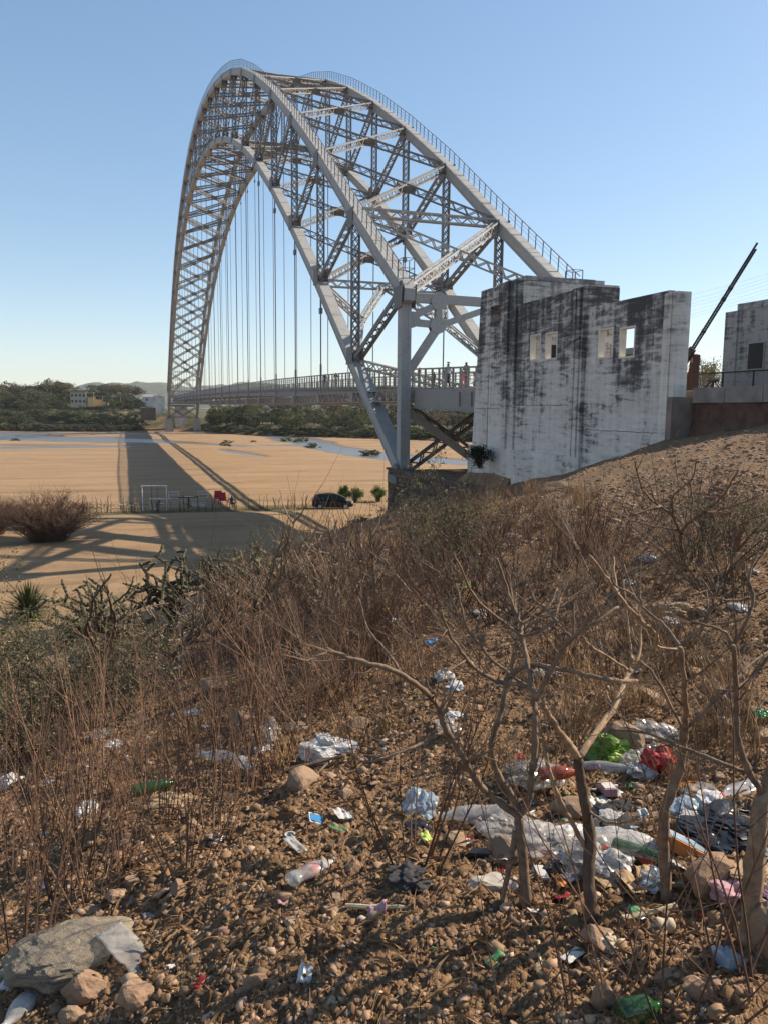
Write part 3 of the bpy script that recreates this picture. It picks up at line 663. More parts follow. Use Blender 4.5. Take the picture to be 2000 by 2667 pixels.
def build_gatehouse():
    g = thing('bridge_gate_tower', 'blackened white concrete gate tower with window-pierced wing wall beside the approach road', 'tower', (-20, -.3, 1))
    def part(name, m, mat='plaster'):
        o = m.build(name, M[mat], g); o.matrix_parent_inverse = Matrix.Translation((20, .3, -1)); return o
    # tower, slightly battered, with a niche
    m = MB(); nx = (-14.45, -13.45, 8.42, 9.38)
    m.hexa([(-13.3,-.6,2.2),(-11.5,-.6,2.2),(-11.5,0,2.2),(-13.3,0,2.2),(-13.45,-.6,10.31),(-12.25,-.6,10.31),(-12.25,0,10.31),(-13.45,0,10.31)])
    wall_open(m, -16.4, -13.45, 2.2, 10.31, -.6, 0, [nx]); m.box((-16.4,-5.6,2.2), (-11.6,-.6,10.31)); part('tower', m)
    m = MB(); m.box((-15.7,-5.2,10.312), (-12.6,-.7,10.62)); m.box((-15.3,-4.9,10.621), (-13,-1,10.72)); part('tower_cap', m, 'plaster_clean')
    m = MB(); m.box((-16.52,-5.7,.2), (-11.2,.12,2.2)); part('plinth', m)
    for x0, x1, d in ((-15.35,-15.05,.10),(-15.75,-15.38,.17),(-16.42,-15.78,.08)):
        m = MB(); m.box((x0, .001, 2.2), (x1, d, 10.33 if d > .15 else 10.29)); part('pilaster', m)
    m = MB(); m.box((-16.415,-5.55,2.2), (-16.401,-.3,10.28)); part('tower_end_face', m, 'plaster_clean')
    m = MB(); m.box((-16.46,-3.6,4.9), (-16.417,-1.7,7.3)); part('door', m, 'barrier_black')
    # wing walls
    opA = [(-18.78,-17.8,6.4,7.58),(-20.28,-19.24,6.36,7.55)]; opB = [(-24.52,-23.48,6.17,7.34),(-25.92,-24.92,6.1,7.26)]
    m = MB(); wall_open(m, -22.0, -16.42, 2.2, 9.12, -.26, -.02, opA); part('wing_wall', m)
    m = MB(); wall_open(m, -27.75, -22.6, 1.2, 8.27, -.26, -.02, opB); part('wing_wall', m)
    for o in opA+opB:
        f = MB(); t = .06; xa, xb, za, zc = o
        f.box((xa+.001,-.28,za+.001),(xa+t,.0,zc-.001)); f.box((xb-t,-.28,za+.001),(xb-.001,.0,zc-.001)); f.box((xa+t,-.28,za+.001),(xb-t,.0,za+t)); f.box((xa+t,-.28,zc-t),(xb-t,.0,zc-.001))
        part('window_frame', f, 'cream')
    m = MB(); m.box((-22.3,-.56,-.6), (-16.53,.12,2.198)); part('plinth', m)
    m = MB(); m.box((-27.7,-.56,.6), (-22.62,.06,2.05)); part('plinth', m)
    m = MB(); m.box((-22.58,-1.5,2.2), (-21.55,.09,9.14)); part('pier', m)
    for x0, x1, d in ((-21.95,-21.75,.16),(-22.35,-22.1,.19),(-22.56,-22.42,.14)):
        m = MB(); m.box((x0,.091,2.2), (x1,d,9.1)); part('pilaster', m)
    m = MB(); m.box((-22.72,-1.55,-.4), (-21.42,.2,2.2)); part('plinth', m)
    m = MB(); m.box((-28.35,-.46,4.62), (-27.76,.09,8.16)); part('end_pier', m, 'plaster_clean')
    m = MB(); m.box((-28.36,-.85,1.4), (-27.76,.10,4.618)); part('end_pier_foot', m, 'mud_concrete')
    m = MB(); m.box((-28.1,.101,2.0), (-27.7,.13,8.14)); part('pilaster', m, 'plaster_clean')
    for z in (3.4, 4.62, 5.95, 7.1):       # pour joints standing slightly proud as ragged drips
        pass
    for (x0, x1, z, y) in ((-16.4,-11.8,4.2,.003),(-22,-16.42,4.35,-.017),(-27.75,-22.6,3.35,-.017),(-16.4,-12,7.55,.003)):
        m = MB(); n = 26; rnd = random.Random(int(z*10))
        pts = [(x0+(x1-x0)*i/n, y, z+rnd.uniform(-.02,.02)) for i in range(n+1)]
        for a, b in zip(pts[:-1], pts[1:]): m.bar(a, b, .006, .02, side=(0,0,1))
        part('joint', m, 'ash')
    return g
build_gatehouse()

def build_far_gatehouse():
    g = thing('gate_tower', 'stained grey concrete tower with dark plaque across the road behind the raised barrier', 'tower', (-19, -15, 4))
    def part(name, m, mat='plaster_grey'):
        o = m.build(name, M[mat], g); o.matrix_parent_inverse = Matrix.Translation((19, 15, -4)); return o
    m = MB(); m.box((-28,-17,3.0), (-15.5,-13,9.45)); part('wall', m)
    m = MB(); m.box((-28.2,-17.2,9.452), (-16.3,-12.94,9.78)); part('coping', m)
    m = MB(); m.box((-16.4,-12.999,3), (-15.48,-12.9,9.44)); part('pilaster', m, 'plaster_grey')
    m = MB(); m.box((-19.9,-12.999,3), (-19.2,-12.9,9.44)); part('pilaster', m)
    m = MB(); m.box((-18.35,-12.999,6.35), (-17.3,-12.94,7.65)); part('plaque', m, 'barrier_black')
    m = MB(); 
    for a, b in (((-18.4,6.3),(-17.25,6.35)),((-18.4,7.65),(-17.25,7.7))): m.box((a[0],-12.998,a[1]), (b[0],-12.92,b[1]))
    for a, b in (((-18.4,6.35),(-18.35,7.65)),((-17.3,6.35),(-17.25,7.65))): m.box((a[0],-12.998,a[1]), (b[0],-12.92,b[1]))
    part('plaque_frame', m, 'concrete')
    # low hut seen through the window of the near wall
    h = thing('guard_hut', 'small flat-roofed hut with chimney seen through the wing wall window', 'hut', (-5, -16, 3))
    for nm, a, b, mat in (('wall', (-6.2,-16.5,3), (-3,-14.2,7.9), 'plaster_grey'), ('roof', (-6.4,-16.7,7.902), (-2.8,-14,8.3), 'roof_grey'), ('chimney', (-5.6,-15.6,8.302), (-5.1,-15.1,8.8), 'barrier_rust')):
        m = MB(); m.box(a, b); o = m.build(nm, M[mat], h); o.matrix_parent_inverse = Matrix.Translation((5, 16, -3))
build_far_gatehouse()

def build_road():
    m = MB(); m.box((-110,-12.9,2.2), (-11.7,-1.0,4.84)); r = tag(m.build('road', M['asphalt']), 'raised approach road leading onto the bridge', kind='structure')
    rnd = random.Random(3); x = -28.5; i = 0
    while x > -60:
        L = rnd.uniform(1.5, 1.75); m = MB(); dz = rnd.uniform(-.02,.02)
        m.box((x-L+.03,-1.0+rnd.uniform(-.02,.02),4.42+dz), (x,-.62,4.93+dz-.006*(x+28.5)*-1*.6)); m.build('kerb_stone', M['kerb'], r); x -= L
    # cut earth face under the kerb
    m = MB(); n = 90; k = 12; base = 0
    for i in range(n+1):
        x = -28.47 - 40*i/n
        for j in range(k+1):
            t = j/k; zt_ = 4.42; zb_ = 2.6; y = -.72 + .9*(1-t)**2*.55 + .12*float(fbm(np.array([x*1.3]), np.array([t*3.0]), 77, 4)[0])
            m.v.append((x, y, zb_+(zt_-zb_)*t))
    for i in range(n):
        for j in range(k):
            a = i*(k+1)+j; m.f.append((a, a+1, a+k+2, a+k+1)); m.mi.append(0)
    tag(m.build('embankment', simple('red_earth', (.105,.06,.042), .95, .4, 3, bump=.6, world=True), smooth_=True), 'bare red earth bank under the kerb', kind='structure')
    # platform round the bearings
    m = MB(); n = 26
    xs = np.linspace(-16.5, 1.2, n); ys = np.linspace(-15, .52, 42)
    for x in xs:
        for y in ys: m.v.append((x, y, -.12 + .2*float(smooth(-5, -15, x)) + .85*float(smooth(-9.5, -11.4, x))*float(smooth(.62, .0, y)) + .10*float(fbm(np.array([x*.8]), np.array([y*.8]), 12, 4)[0])))
    for i in range(n-1):
        for j in range(41):
            a = i*42+j; m.f.append((a, a+42, a+43, a+1)); m.mi.append(0)
    m.box((-16.5,-15,-7.5), (1.2,.36,-.75))
    tag(m.build('bearing_platform', simple('platform_soil', (.20,.125,.07), .95, .4, 2, bump=.5, world=True), smooth_=False), 'earth platform behind the stone retaining wall under the bridge end', kind='structure')
build_road()

def build_stone_wall():
    w = thing('stone_retaining_wall', 'brown rubble stone retaining wall below the near bridge bearing', 'wall', (-5, .6, -3))
    inv = Matrix.Translation((5, -.6, 3))
    m = MB(); m.hexa([(-16.3,.36,-2.5),(1.35,.36,-6),(1.35,.62,-6),(-16.3,.62,-2.5),(-16.3,.36,.16),(1.35,.36,-.04),(1.35,.62,-.04),(-16.3,.62,.16)])
    m.build('core', M['mortar'], w).matrix_parent_inverse = inv
    rnd = random.Random(11); variants = []
    for v in range(8):
        mm = MB(); n = 7
        ring = [(math.cos(2*math.pi*i/n)*rnd.uniform(.8,1.05), math.sin(2*math.pi*i/n)*rnd.uniform(.78,1.05)) for i in range(n)]
        ring = [(max(-.93,min(.93,x*1.15)), max(-.93,min(.93,z*1.15))) for x, z in ring]
        mm.add([(x,0,z) for x, z in ring]+[(x*.94,.55,z*.94) for x, z in ring]+[(x*.55,.95+rnd.uniform(-.2,.2),z*.55) for x, z in ring]+[(0,1+rnd.uniform(-.1,.2),0)],
               [(i,(i+1)%n,n+(i+1)%n,n+i) for i in range(n)]+[(n+i,n+(i+1)%n,2*n+(i+1)%n,2*n+i) for i in range(n)]+[(2*n+i,2*n+(i+1)%n,3*n) for i in range(n)])
        variants.append(mm.mesh('stone_block', M['stonework']))
    cnt = 0
    z = -.12; row = 0
    while z > -4.6:
        h = rnd.uniform(.26,.36); x = 1.3
        while x > -16.2:
            L = rnd.uniform(.32,.7); zt_ = float(np.interp(x, [-16.2,-5,1.3], [.12,-.05,-.05])); zc = zt_ + z - h/2
            if zc < float(rbf(np.array([x]), np.array([1.4]))[0]) - .5: break
            o = link('stone_block', variants[rnd.randrange(8)], w); o.matrix_parent_inverse = inv
            o.location = (x-L/2, .62, zc); o.scale = (L/2*.97, rnd.uniform(.05,.12), h/2*.97); o.rotation_euler = (0, rnd.uniform(-.06,.06), 0); cnt += 1
            x -= L
            if cnt > 285: break
        if cnt > 285: break
        z -= h; row += 1
    # coping of flat stones
    x = 1.4
    while x > -16:
        L = rnd.uniform(.45,.8); zt_ = float(np.interp(x, [-16.2,-5,1.3], [.16,-.03,-.03])); m = MB()
        m.obox((x-L/2,.48,zt_+.03), L/2*.97, .26+rnd.uniform(-.03,.03), .07, Matrix.Rotation(rnd.uniform(-.05,.05),3,'Z')); m.build('coping_stone', M['stonework'], w).matrix_parent_inverse = inv
        x -= L
build_stone_wall()

def build_barrier():
    b = onY(1800, 1012, -3.5); b.z = 4.84
    t = thing('boom_barrier', 'rusty black road barrier with its lattice boom raised beside the kerb', 'barrier', b)
    X = lambda dx, dy, dz: (dx, dy, dz)
    m = MB(); m.hexa([(-.35,-.3,0),(.75,-.3,0),(.75,.3,0),(-.35,.3,0),(-.35,-.22,.12),(.6,-.22,.12),(.6,.22,.12),(-.35,.22,.12)]); m.build('base_plate', M['concrete'], t)
    m = MB(); m.hexa([(-.22,-.16,.12),(.30,-.16,.12),(.30,.16,.12),(-.22,.16,.12),(-.22,-.14,1.1),(-.02,-.14,1.1),(-.02,.14,1.1),(-.22,.14,1.1)]); m.hexa([(-.24,-.16,1.101),(0,-.16,1.101),(0,.16,1.101),(-.24,.16,1.101),(-.26,-.14,1.5),(-.04,-.14,1.56),(-.04,.14,1.56),(-.26,.14,1.5)]); m.build('cabinet', M['barrier_rust'], t)
    m = MB(); m.box((-.22,.165,1.2), (-.06,.18,1.42)); m.build('notice', M['cardboard'], t)
    top = onY(1975, 633, -3.5) - Vector(b); piv = Vector((-.12,.26,1.55)); d = (top-piv).normalized(); s = Vector((0,0,1)); s = (s-d*s.dot(d)).normalized(); q = d.cross(s)
    m = MB(); L = (top-piv).length
    for k in (-1, 1): m.bar(piv+s*k*.06, piv+d*(L*(.96 if k < 0 else 1.0))+s*k*.05, .06, .045, side=s)
    n = 26
    for i in range(n):
        p0 = piv+d*(L*.95*i/n); p1 = piv+d*(L*.95*(i+.5)/n); p2 = piv+d*(L*.95*(i+1)/n)
        m.bar(p0-s*.06, p1+s*.06, .02, .03); m.bar(p1+s*.06, p2-s*.06, .02, .03)
    for f in (.22,.52,.62): m.bar(piv+d*L*f-s*.08, piv+d*L*f+s*.08, .09, .12, side=d)
    m.build('boom_arm', M['barrier_black'], t)
    m = MB(); m.bar(piv-d*.75, piv+d*.25, .14, .26, side=s); m.bar(piv-d*1.35, piv-d*.7, .34, .42, side=s); m.build('counterweight', M['barrier_black'], t)
    # loose rest post for the boom
    r = thing('boom_rest', 'small dark steel trestle standing on the kerb beside the barrier', 'trestle', onY(1855, 1012, -2.0)*1.0); r.location.z = 4.845
    m = MB()
    for sx in (-1, 1):
        for sy in (-1, 1): m.bar((sx*.05,sy*.05,.34), (sx*.32,sy*.2,0), .05, .05)
    m.build('leg', M['barrier_black'], r); m = MB(); m.box((-.2,-.1,.341), (.2,.1,.42)); m.build('head', M['barrier_black'], r)
    # mesh fence on the far kerb
    f = thing('mesh_fence', 'grey steel pipe and mesh fence behind the barrier', 'fence', (-15, -12.2, 4.84))
    m = MB()
    for i in range(7):
        m = MB(); m.bar((-8+i*2.2,0,0), (-8+i*2.2,0,1.35), .07, .07); m.build('post', M['barrier_black'], f)
    m = MB(); m.bar((-8.1,0,1.35), (5.4,0,1.35), .07, .07); m.build('top_rail', M['barrier_black'], f)
    m = MB()
    for i in range(96): m.bar((-8+i*.14,0,.05), (-8+i*.14,0,1.3), .012, .012, caps=False)
    for i in range(10): m.bar((-8,0,.05+i*.14), (5.4,0,.05+i*.14), .012, .012, caps=False)
    m.build('mesh', M['galv'], f)
    c = thing('traffic_cone', 'orange road cone tucked behind the end of the white wall', 'cone', (-23.6,-4.1,4.84))
    m = MB(); m.lathe([(.17,.05),(.13,.3),(.05,.7),(.04,.72)], n=12); m.build('body', M['orange'], c); m = MB(); m.box((-.2,-.2,0), (.2,.2,.05)); m.build('foot', M['barrier_black'], c)
    m = MB(); m.lathe([(.132,.33),(.105,.47)], n=12); m.build('band', M['white_paint'], c)
    # overhead wires
    for i, (ya, yb) in enumerate(((766,705),(782,713),(795,720),(803,730),(812,742),(822,750),(830,757))):
        a = at(1560, ya+52, 120); b_ = at(2150, yb-40, 95); m = MB(); pts = []
        for k in range(13):
            u = k/12; p = a.lerp(b_, u); p.z -= 1.2*4*u*(1-u)*.5; pts.append(p - a)
        m.tube(pts, .011, 3); names = ['topmost','second','third','fourth','fifth','sixth','lowest']
        tag(m.build('overhead_wire', M['galv'], loc=a), f'thin grey overhead wire crossing the right sky, {names[i]} of seven', 'wire', 'overhead wires')
build_barrier()

# ---------------------------------------------------------------- far bank buildings
def build_far_buildings():
    def hut(name, label, cat, c, sx, sy, h, wall, roof, wins=3, storeys=1, gable=False):
        g = thing(name, label, cat, c); m = MB(); m.box((-sx,-sy,-3), (sx,sy,h)); m.build('wall', M[wall], g)
        m = MB()
        if gable: m.add([(-sx-.4,-sy-.4,h),(sx+.4,-sy-.4,h),(sx+.4,sy+.4,h),(-sx-.4,sy+.4,h),(0,-sy-.4,h+sx*.5),(0,sy+.4,h+sx*.5)], [(0,1,4),(1,2,5,4),(2,3,5),(3,0,4,5),(0,3,2,1)])
        else: m.box((-sx-.5,-sy-.5,h+.002), (sx+.5,sy+.5,h+.3))
        m.build('roof', M[roof], g)
        for st in range(storeys):
            for i in range(wins):
                y = -sy + 2*sy*(i+.5)/wins; m = MB(); z0 = h-2.2-st*2.9; m.box((-sx-.06,y-.5,z0), (-sx+.02,y+.5,z0+1.1)); wdw = m.build('window', M['glass_dark'], g)
                m = MB(); m.box((-sx-.12,y-.6,z0-.12), (-sx-.061,y+.6,z0-.002)); m.build('sill', M['concrete'], wdw)
        return g
    p = at(205, 1042, 396)
    h = hut('house', 'two-storey house with flat roof among trees on the far bank', 'house', p-Vector((0,0,.6)), 4, 3.6, 4.6, 'house_wall', 'roof_grey', 4, 2)
    for nm, a, b, mat in (('veranda_floor', (-4.6,-7.4,1.9), (3.6,-4.402,2.1), 'house_yellow'), ('veranda_roof', (-4.6,-7.6,4.3), (3.6,-4.402,4.6), 'roof_grey'), ('veranda_post', (-4.5,-7.4,2.101), (-4.2,-7.1,4.299), 'house_yellow'), ('veranda_wall', (-4.58,-7.35,-2.5), (3.5,-4.403,1.899), 'house_yellow')):
        m = MB(); m.box(a, b); m.build(nm, M[mat], h)
    p = at(268, 1044, 400); s = thing('shelter', 'open shelter with long grey roof right of the far bank house', 'shelter', p)
    m = MB(); m.box((-3,-9,2.3), (4,4,2.6)); m.build('roof', M['roof_grey'], s)
    for x, y in ((-2.8,-8.6),(-2.8,3.6),(-2.8,0),(3.6,-8.6),(3.6,3.6)):
        m = MB(); m.box((x-.15,y-.15,-3), (x+.15,y+.15,2.299)); m.build('post', M['house_yellow'], s)
    m = MB(); m.box((-2.9,.3,-2.5), (-2.6,3.4,.7)); m.build('low_wall', M['house_yellow'], s)
    # far gate tower and abutment
    t = thing('far_gate_tower', 'white concrete gate tower at the far end of the bridge', 'tower', (362, 3, 2))
    for nm, a, b in (('tower', (-4,-2.6,-5), (4,2.8,7.6)), ('cap', (-3.2,-2.2,7.602), (3.2,2.2,8.2)), ('plinth', (-4.2,-2.8,-6), (4.2,3,-1.2))):
        m = MB(); m.box(a, b); m.build(nm, M['plaster_clean'], t)
    ab = thing('far_abutment', 'pale concrete abutment wall under the far end of the deck', 'abutment', (338, -6.3, -5))
    m = MB(); m.box((-.8,-2.6,-3), (1.6,3.0,9.4)); m.build('wall', M['plaster_clean'], ab)
    m = MB(); m.box((-1.2,-6.2,9.402), (1.8,6.4,10.4)); m.build('bearing_shelf', M['concrete'], ab)
    k = thing('walled_block', 'low dark block wall left of the far gate tower', 'wall', at(386, 1072, 372)); m = MB(); m.box((-2,-3.4,-4), (2,3.4,1.8)); m.build('wall', M['stonework'], k); m = MB(); m.box((-2.1,-3.5,1.802), (2.1,3.5,2.0)); m.build('coping', M['concrete'], k)
    rnd = random.Random(5)
    for i, (x, y, D, lab) in enumerate(((392,1045,470,'small white hut left of the far gate tower'),(700,1065,560,'white hut roof showing among the trees below the deck'),(955,1066,600,'pale roof beyond the trees left of the near post'),(1105,1072,620,'pale roof beyond the trees right of the near post'),(1190,1071,640,'white roofed hut beyond the trees under the approach girder'))):
        hut('hut', lab, 'hut', at(x, y, D), 3, 4, 2.6, 'white_paint', 'roof_grey', 2, 1, True)
build_far_buildings()

# ---------------------------------------------------------------- people
PEOPLE = []
def person(label, loc, rz, h, shirt, legs, arms=((.25,-.1),(-.25,-.1)), stride=.12, seated=False, hat=False, skirt=False, group=None):
    """one continuous skinned body with clothing shells; local +X is forward"""
    S = h/1.75
    J = {'pel':(0,0,.95),'wst':(.0,0,1.12),'chs':(.01,0,1.33),'nck':(.015,0,1.49),'hd1':(.03,0,1.58),'hd2':(.035,0,1.68),
         'shl':(0,.17,1.40),'shr':(0,-.17,1.40),'hl':(0,.09,.92),'hr':(0,-.09,.92)}
    for sd_, (fx, out) in zip('lr', arms):
        s = 1 if sd_ == 'l' else -1
        J['el'+sd_] = (fx*.45, s*(.20+abs(out)*.8), 1.13+max(0,fx)*.15); J['wr'+sd_] = (fx*1.05+.03, s*(.21+abs(out)*1.7), .90+max(0,fx)*.45)
        J['ha'+sd_] = (fx*1.2+.06, s*(.21+abs(out)*1.9), .82+max(0,fx)*.5)
    if seated:
        for k in list(J): x, y, z = J[k]; J[k] = (x, y, z-.48)
        for sd_ in 'lr':
            s = 1 if sd_ == 'l' else -1; J['kn'+sd_] = (.42, s*.11, .47); J['an'+sd_] = (.40, s*.11, .07); J['to'+sd_] = (.55, s*.12, .04)
    else:
        for sd_, f in (('l', stride), ('r', -stride)):
            s = 1 if sd_ == 'l' else -1
            J['kn'+sd_] = (f*.75+.03, s*.10, .50); J['an'+sd_] = (f*1.5-.02, s*.10, .07+max(0,-f)*.12); J['to'+sd_] = (f*1.5+.13, s*.115, .035+max(0,-f)*.03)
    rad = {'pel':.135,'wst':.12,'chs':.15,'nck':.055,'hd1':.082,'hd2':.085,'shl':.068,'shr':.068,'hl':.095,'hr':.095}
    for s in 'lr': rad.update({'el'+s:.042,'wr'+s:.030,'ha'+s:.036,'kn'+s:.062,'an'+s:.042,'to'+s:.038})
    E = [('pel','wst'),('wst','chs'),('chs','nck'),('nck','hd1'),('hd1','hd2'),('chs','shl'),('chs','shr'),('shl','ell'),('ell','wrl'),('wrl','hal'),('shr','elr'),('elr','wrr'),('wrr','har'),('pel','hl'),('pel','hr'),('hl','knl'),('knl','anl'),('anl','tol'),('hr','knr'),('knr','anr'),('anr','tor')]
    names = list(J); me = bpy.data.meshes.new('body'); me.from_pydata([tuple(c*S for c in J[n]) for n in names], [(names.index(a), names.index(b)) for a, b in E], [])
    tmp = bpy.data.objects.new('body', me); COL.objects.link(tmp); sm = tmp.modifiers.new('skin', 'SKIN'); tmp.modifiers.new('sub', 'SUBSURF').levels = 1
    if not me.skin_vertices: me.attributes.new('skin', 'FLOAT', 'POINT')
    for i, n in enumerate(names):
        sv = me.skin_vertices[0].data[i]; sv.radius = (rad[n]*S, rad[n]*S*.92); sv.use_root = (n == 'pel')
    PEOPLE.append((tmp, label, loc, rz, group, S, J, seated, hat, shirt, legs))
def finish_person(tmp, dg, label, loc, rz, group, S, J, seated, hat, shirt, legs):
    m2 = bpy.data.meshes.new_from_object(tmp.evaluated_get(dg))
    t = thing('person', label, 'person', loc, rz, group)
    m2.materials.clear(); m2.materials.append(M['skin']); link('body', m2, t)
    m2.update(); vs_ = [v.co.copy() for v in m2.vertices]; ns = [v.normal.copy() for v in m2.vertices]; zo = -.48 if seated else 0
    Jv = {n: Vector(J[n])*S for n in J}
    def near_arm(c, a, b): 
        A, B = Jv[a], Jv[b]; tt = max(0, min(1, (c-A).dot(B-A)/(B-A).length_squared)); return (c-A-(B-A)*tt).length
    def shell(name, test, off, mat):
        idx = {}; vv = []; ff = []
        for p in m2.polygons:
            if not test(p.center): continue
            f = []
            for i in p.vertices:
                if i not in idx: idx[i] = len(vv); vv.append(vs_[i]+ns[i]*off)
                f.append(idx[i])
            ff.append(tuple(f))
        if ff: mb = MB(); mb.add(vv, ff); mb.build(name, M[mat], t, True)
    def is_low_arm(c): return min(near_arm(c,'ell','wrl'), near_arm(c,'elr','wrr'), near_arm(c,'wrl','hal'), near_arm(c,'wrr','har')) < .055*S and abs(c.y) > .19*S
    shell('shirt', lambda c: (.98+zo)*S < c.z < (1.485+zo)*S and not is_low_arm(c), .014*S, shirt)
    if seated: shell('trousers', lambda c: .12*S < c.z < (1.02+zo)*S and not is_low_arm(c), .012*S, legs)
    else: shell('trousers', lambda c: .10*S < c.z < 1.0*S and not is_low_arm(c), .012*S, legs)
    shell('hair', lambda c: c.z > (1.655+zo)*S or (c.z > (1.56+zo)*S and c.x < .0), .012*S, 'hair')
    shell('shoes', lambda c: c.z < .085*S, .012*S, 'cloth_dark')
    if hat:
        m = MB(); c = Vector((.035*S,0,(1.71+zo)*S)); m.lathe([(.105*S,0),(.10*S,.05*S),(.05*S,.085*S)], c, 10); m.box((c.x+.07*S,-.07*S,c.z-.005), (c.x+.2*S,.07*S,c.z+.012)); m.build('cap', M['cloth_dark'], t)
    m = MB(); c = Vector((.125*S,0,(1.615+zo)*S)); m.obox(c, .018*S, .014*S, .02*S)
    m.build('nose', M['skin'], t)
    m = MB()
    for s in (-1, 1): m.obox(Vector((.108*S, s*.032*S, (1.645+zo)*S)), .012*S, .012*S, .008*S)
    m.build('eyes', M['white_paint'], t)
    m = MB()
    for s in (-1, 1):          # fingers: four and a thumb on each hand
        k = 'l' if s > 0 else 'r'; H = Jv['ha'+k]; d = (Jv['ha'+k]-Jv['wr'+k]).normalized(); a = d.orthogonal().normalized()
        for i in range(4): m.tube([H+a*(i-1.5)*.018*S, H+a*(i-1.5)*.02*S+d*.045*S, H+a*(i-1.5)*.02*S+d*(.085-.012*abs(i-1.3))*S+Vector((.01,0,0))], .008*S, 4)
        m.tube([H-d*.02*S, H+a*.045*S+d*.01*S, H+a*.05*S+d*.045*S], .009*S, 4)
    m.build('fingers', M['skin'], t)
    return t
def on_deck(x, Y=-3.1):
    p = onY(x, 1000, Y); return Vector((p.x, Y, deckz(p.x)))
FACE = math.radians(-70)
person('man in white tee and dark jeans striding along the walkway with an arm held out', on_deck(1165), math.radians(-60), 1.72, 'cloth_white', 'cloth_dark', ((.35,-.25),(-.3,-.22)), .26, hat=True)
person('person in a grey striped top standing by the railing next to the white tower', on_deck(1213), math.radians(120), 1.74, 'cloth_stripe', 'cloth_stripe', ((.1,-.1),(.05,-.1)), .06)
person('child in pink standing beside the adult by the tower railing', on_deck(1206, -2.9), math.radians(150), 1.12, 'cloth_pink', 'cloth_pink', ((.1,-.1),(.1,-.1)), .12)
person('person in a yellow shirt walking just right of the end post', on_deck(1091, -3.6), math.radians(-70), 1.55, 'cloth_yellow', 'cloth_dark', ((.2,-.08),(-.2,-.08)), .14)
person('small child in olive clothes standing mid walkway behind the railing', on_deck(1130, -3.2), math.radians(110), 1.15, 'cloth_olive', 'cloth_olive', ((.05,-.06),(.05,-.06)), .05)
person('dark figure behind the rail just left of the end post', on_deck(1028, -3.4), math.radians(200), 1.2, 'cloth_dark', 'cloth_dark', ((.1,-.05),(.1,-.05)), .05)
for x, lab in ((847,'dark walker far along the deck near the crossing chord'),(875,'dark walker on the deck just left of the crossing chord'),(577,'small dark walker far out on the deck near mid span')):
    person(lab, on_deck(x, -3.4), math.radians(170), 1.6, 'cloth_dark', 'cloth_dark', ((.1,-.05),(.1,-.05)), .12)
def build_bay_wire():
    t = thing('spiked_guard', 'slanting steel poles strung with sagging wire above the walkway rail', 'guard', (-3, -10.2, 5.5)); tops = []
    for i in range(4):
        m = MB(); a = Vector((3.2-i*1.7,0,1.2)); b = a+Vector((-1.5+.3,-.2,2.1)); b = Vector((4.2-i*1.9,0,3.1)); a = Vector((2.4-i*1.9,0,.9)); m.bar(a, b, .06, .06); m.build('pole', M['barrier_black'], t); tops.append((a, b))
    for k in range(4):
        m = MB(); pts = []
        for (a, b) in tops:
            p = a.lerp(b, .35+.21*k); pts.append(p)
        fine = []
        for p, q in zip(pts[:-1], pts[1:]):
            for u in np.linspace(0, 1, 7)[:-1]: w = p.lerp(q, float(u)); w.z -= .25*4*u*(1-u); fine.append(w)
        fine.append(pts[-1]); m.tube(fine, .014, 3); m.build('wire', M['barrier_black'], t)
    t = thing('hoop', 'pale ring held against the railing next to the striped person', 'hoop', on_deck(1228, -2.7)+Vector((0,0,.62)))
    m = MB(); m.tube([(.26*math.cos(a), 0, .3*math.sin(a)) for a in np.linspace(0, 2*math.pi, 20)], .035, 5); m.build('ring', M['white_paint'], t)
build_bay_wire()

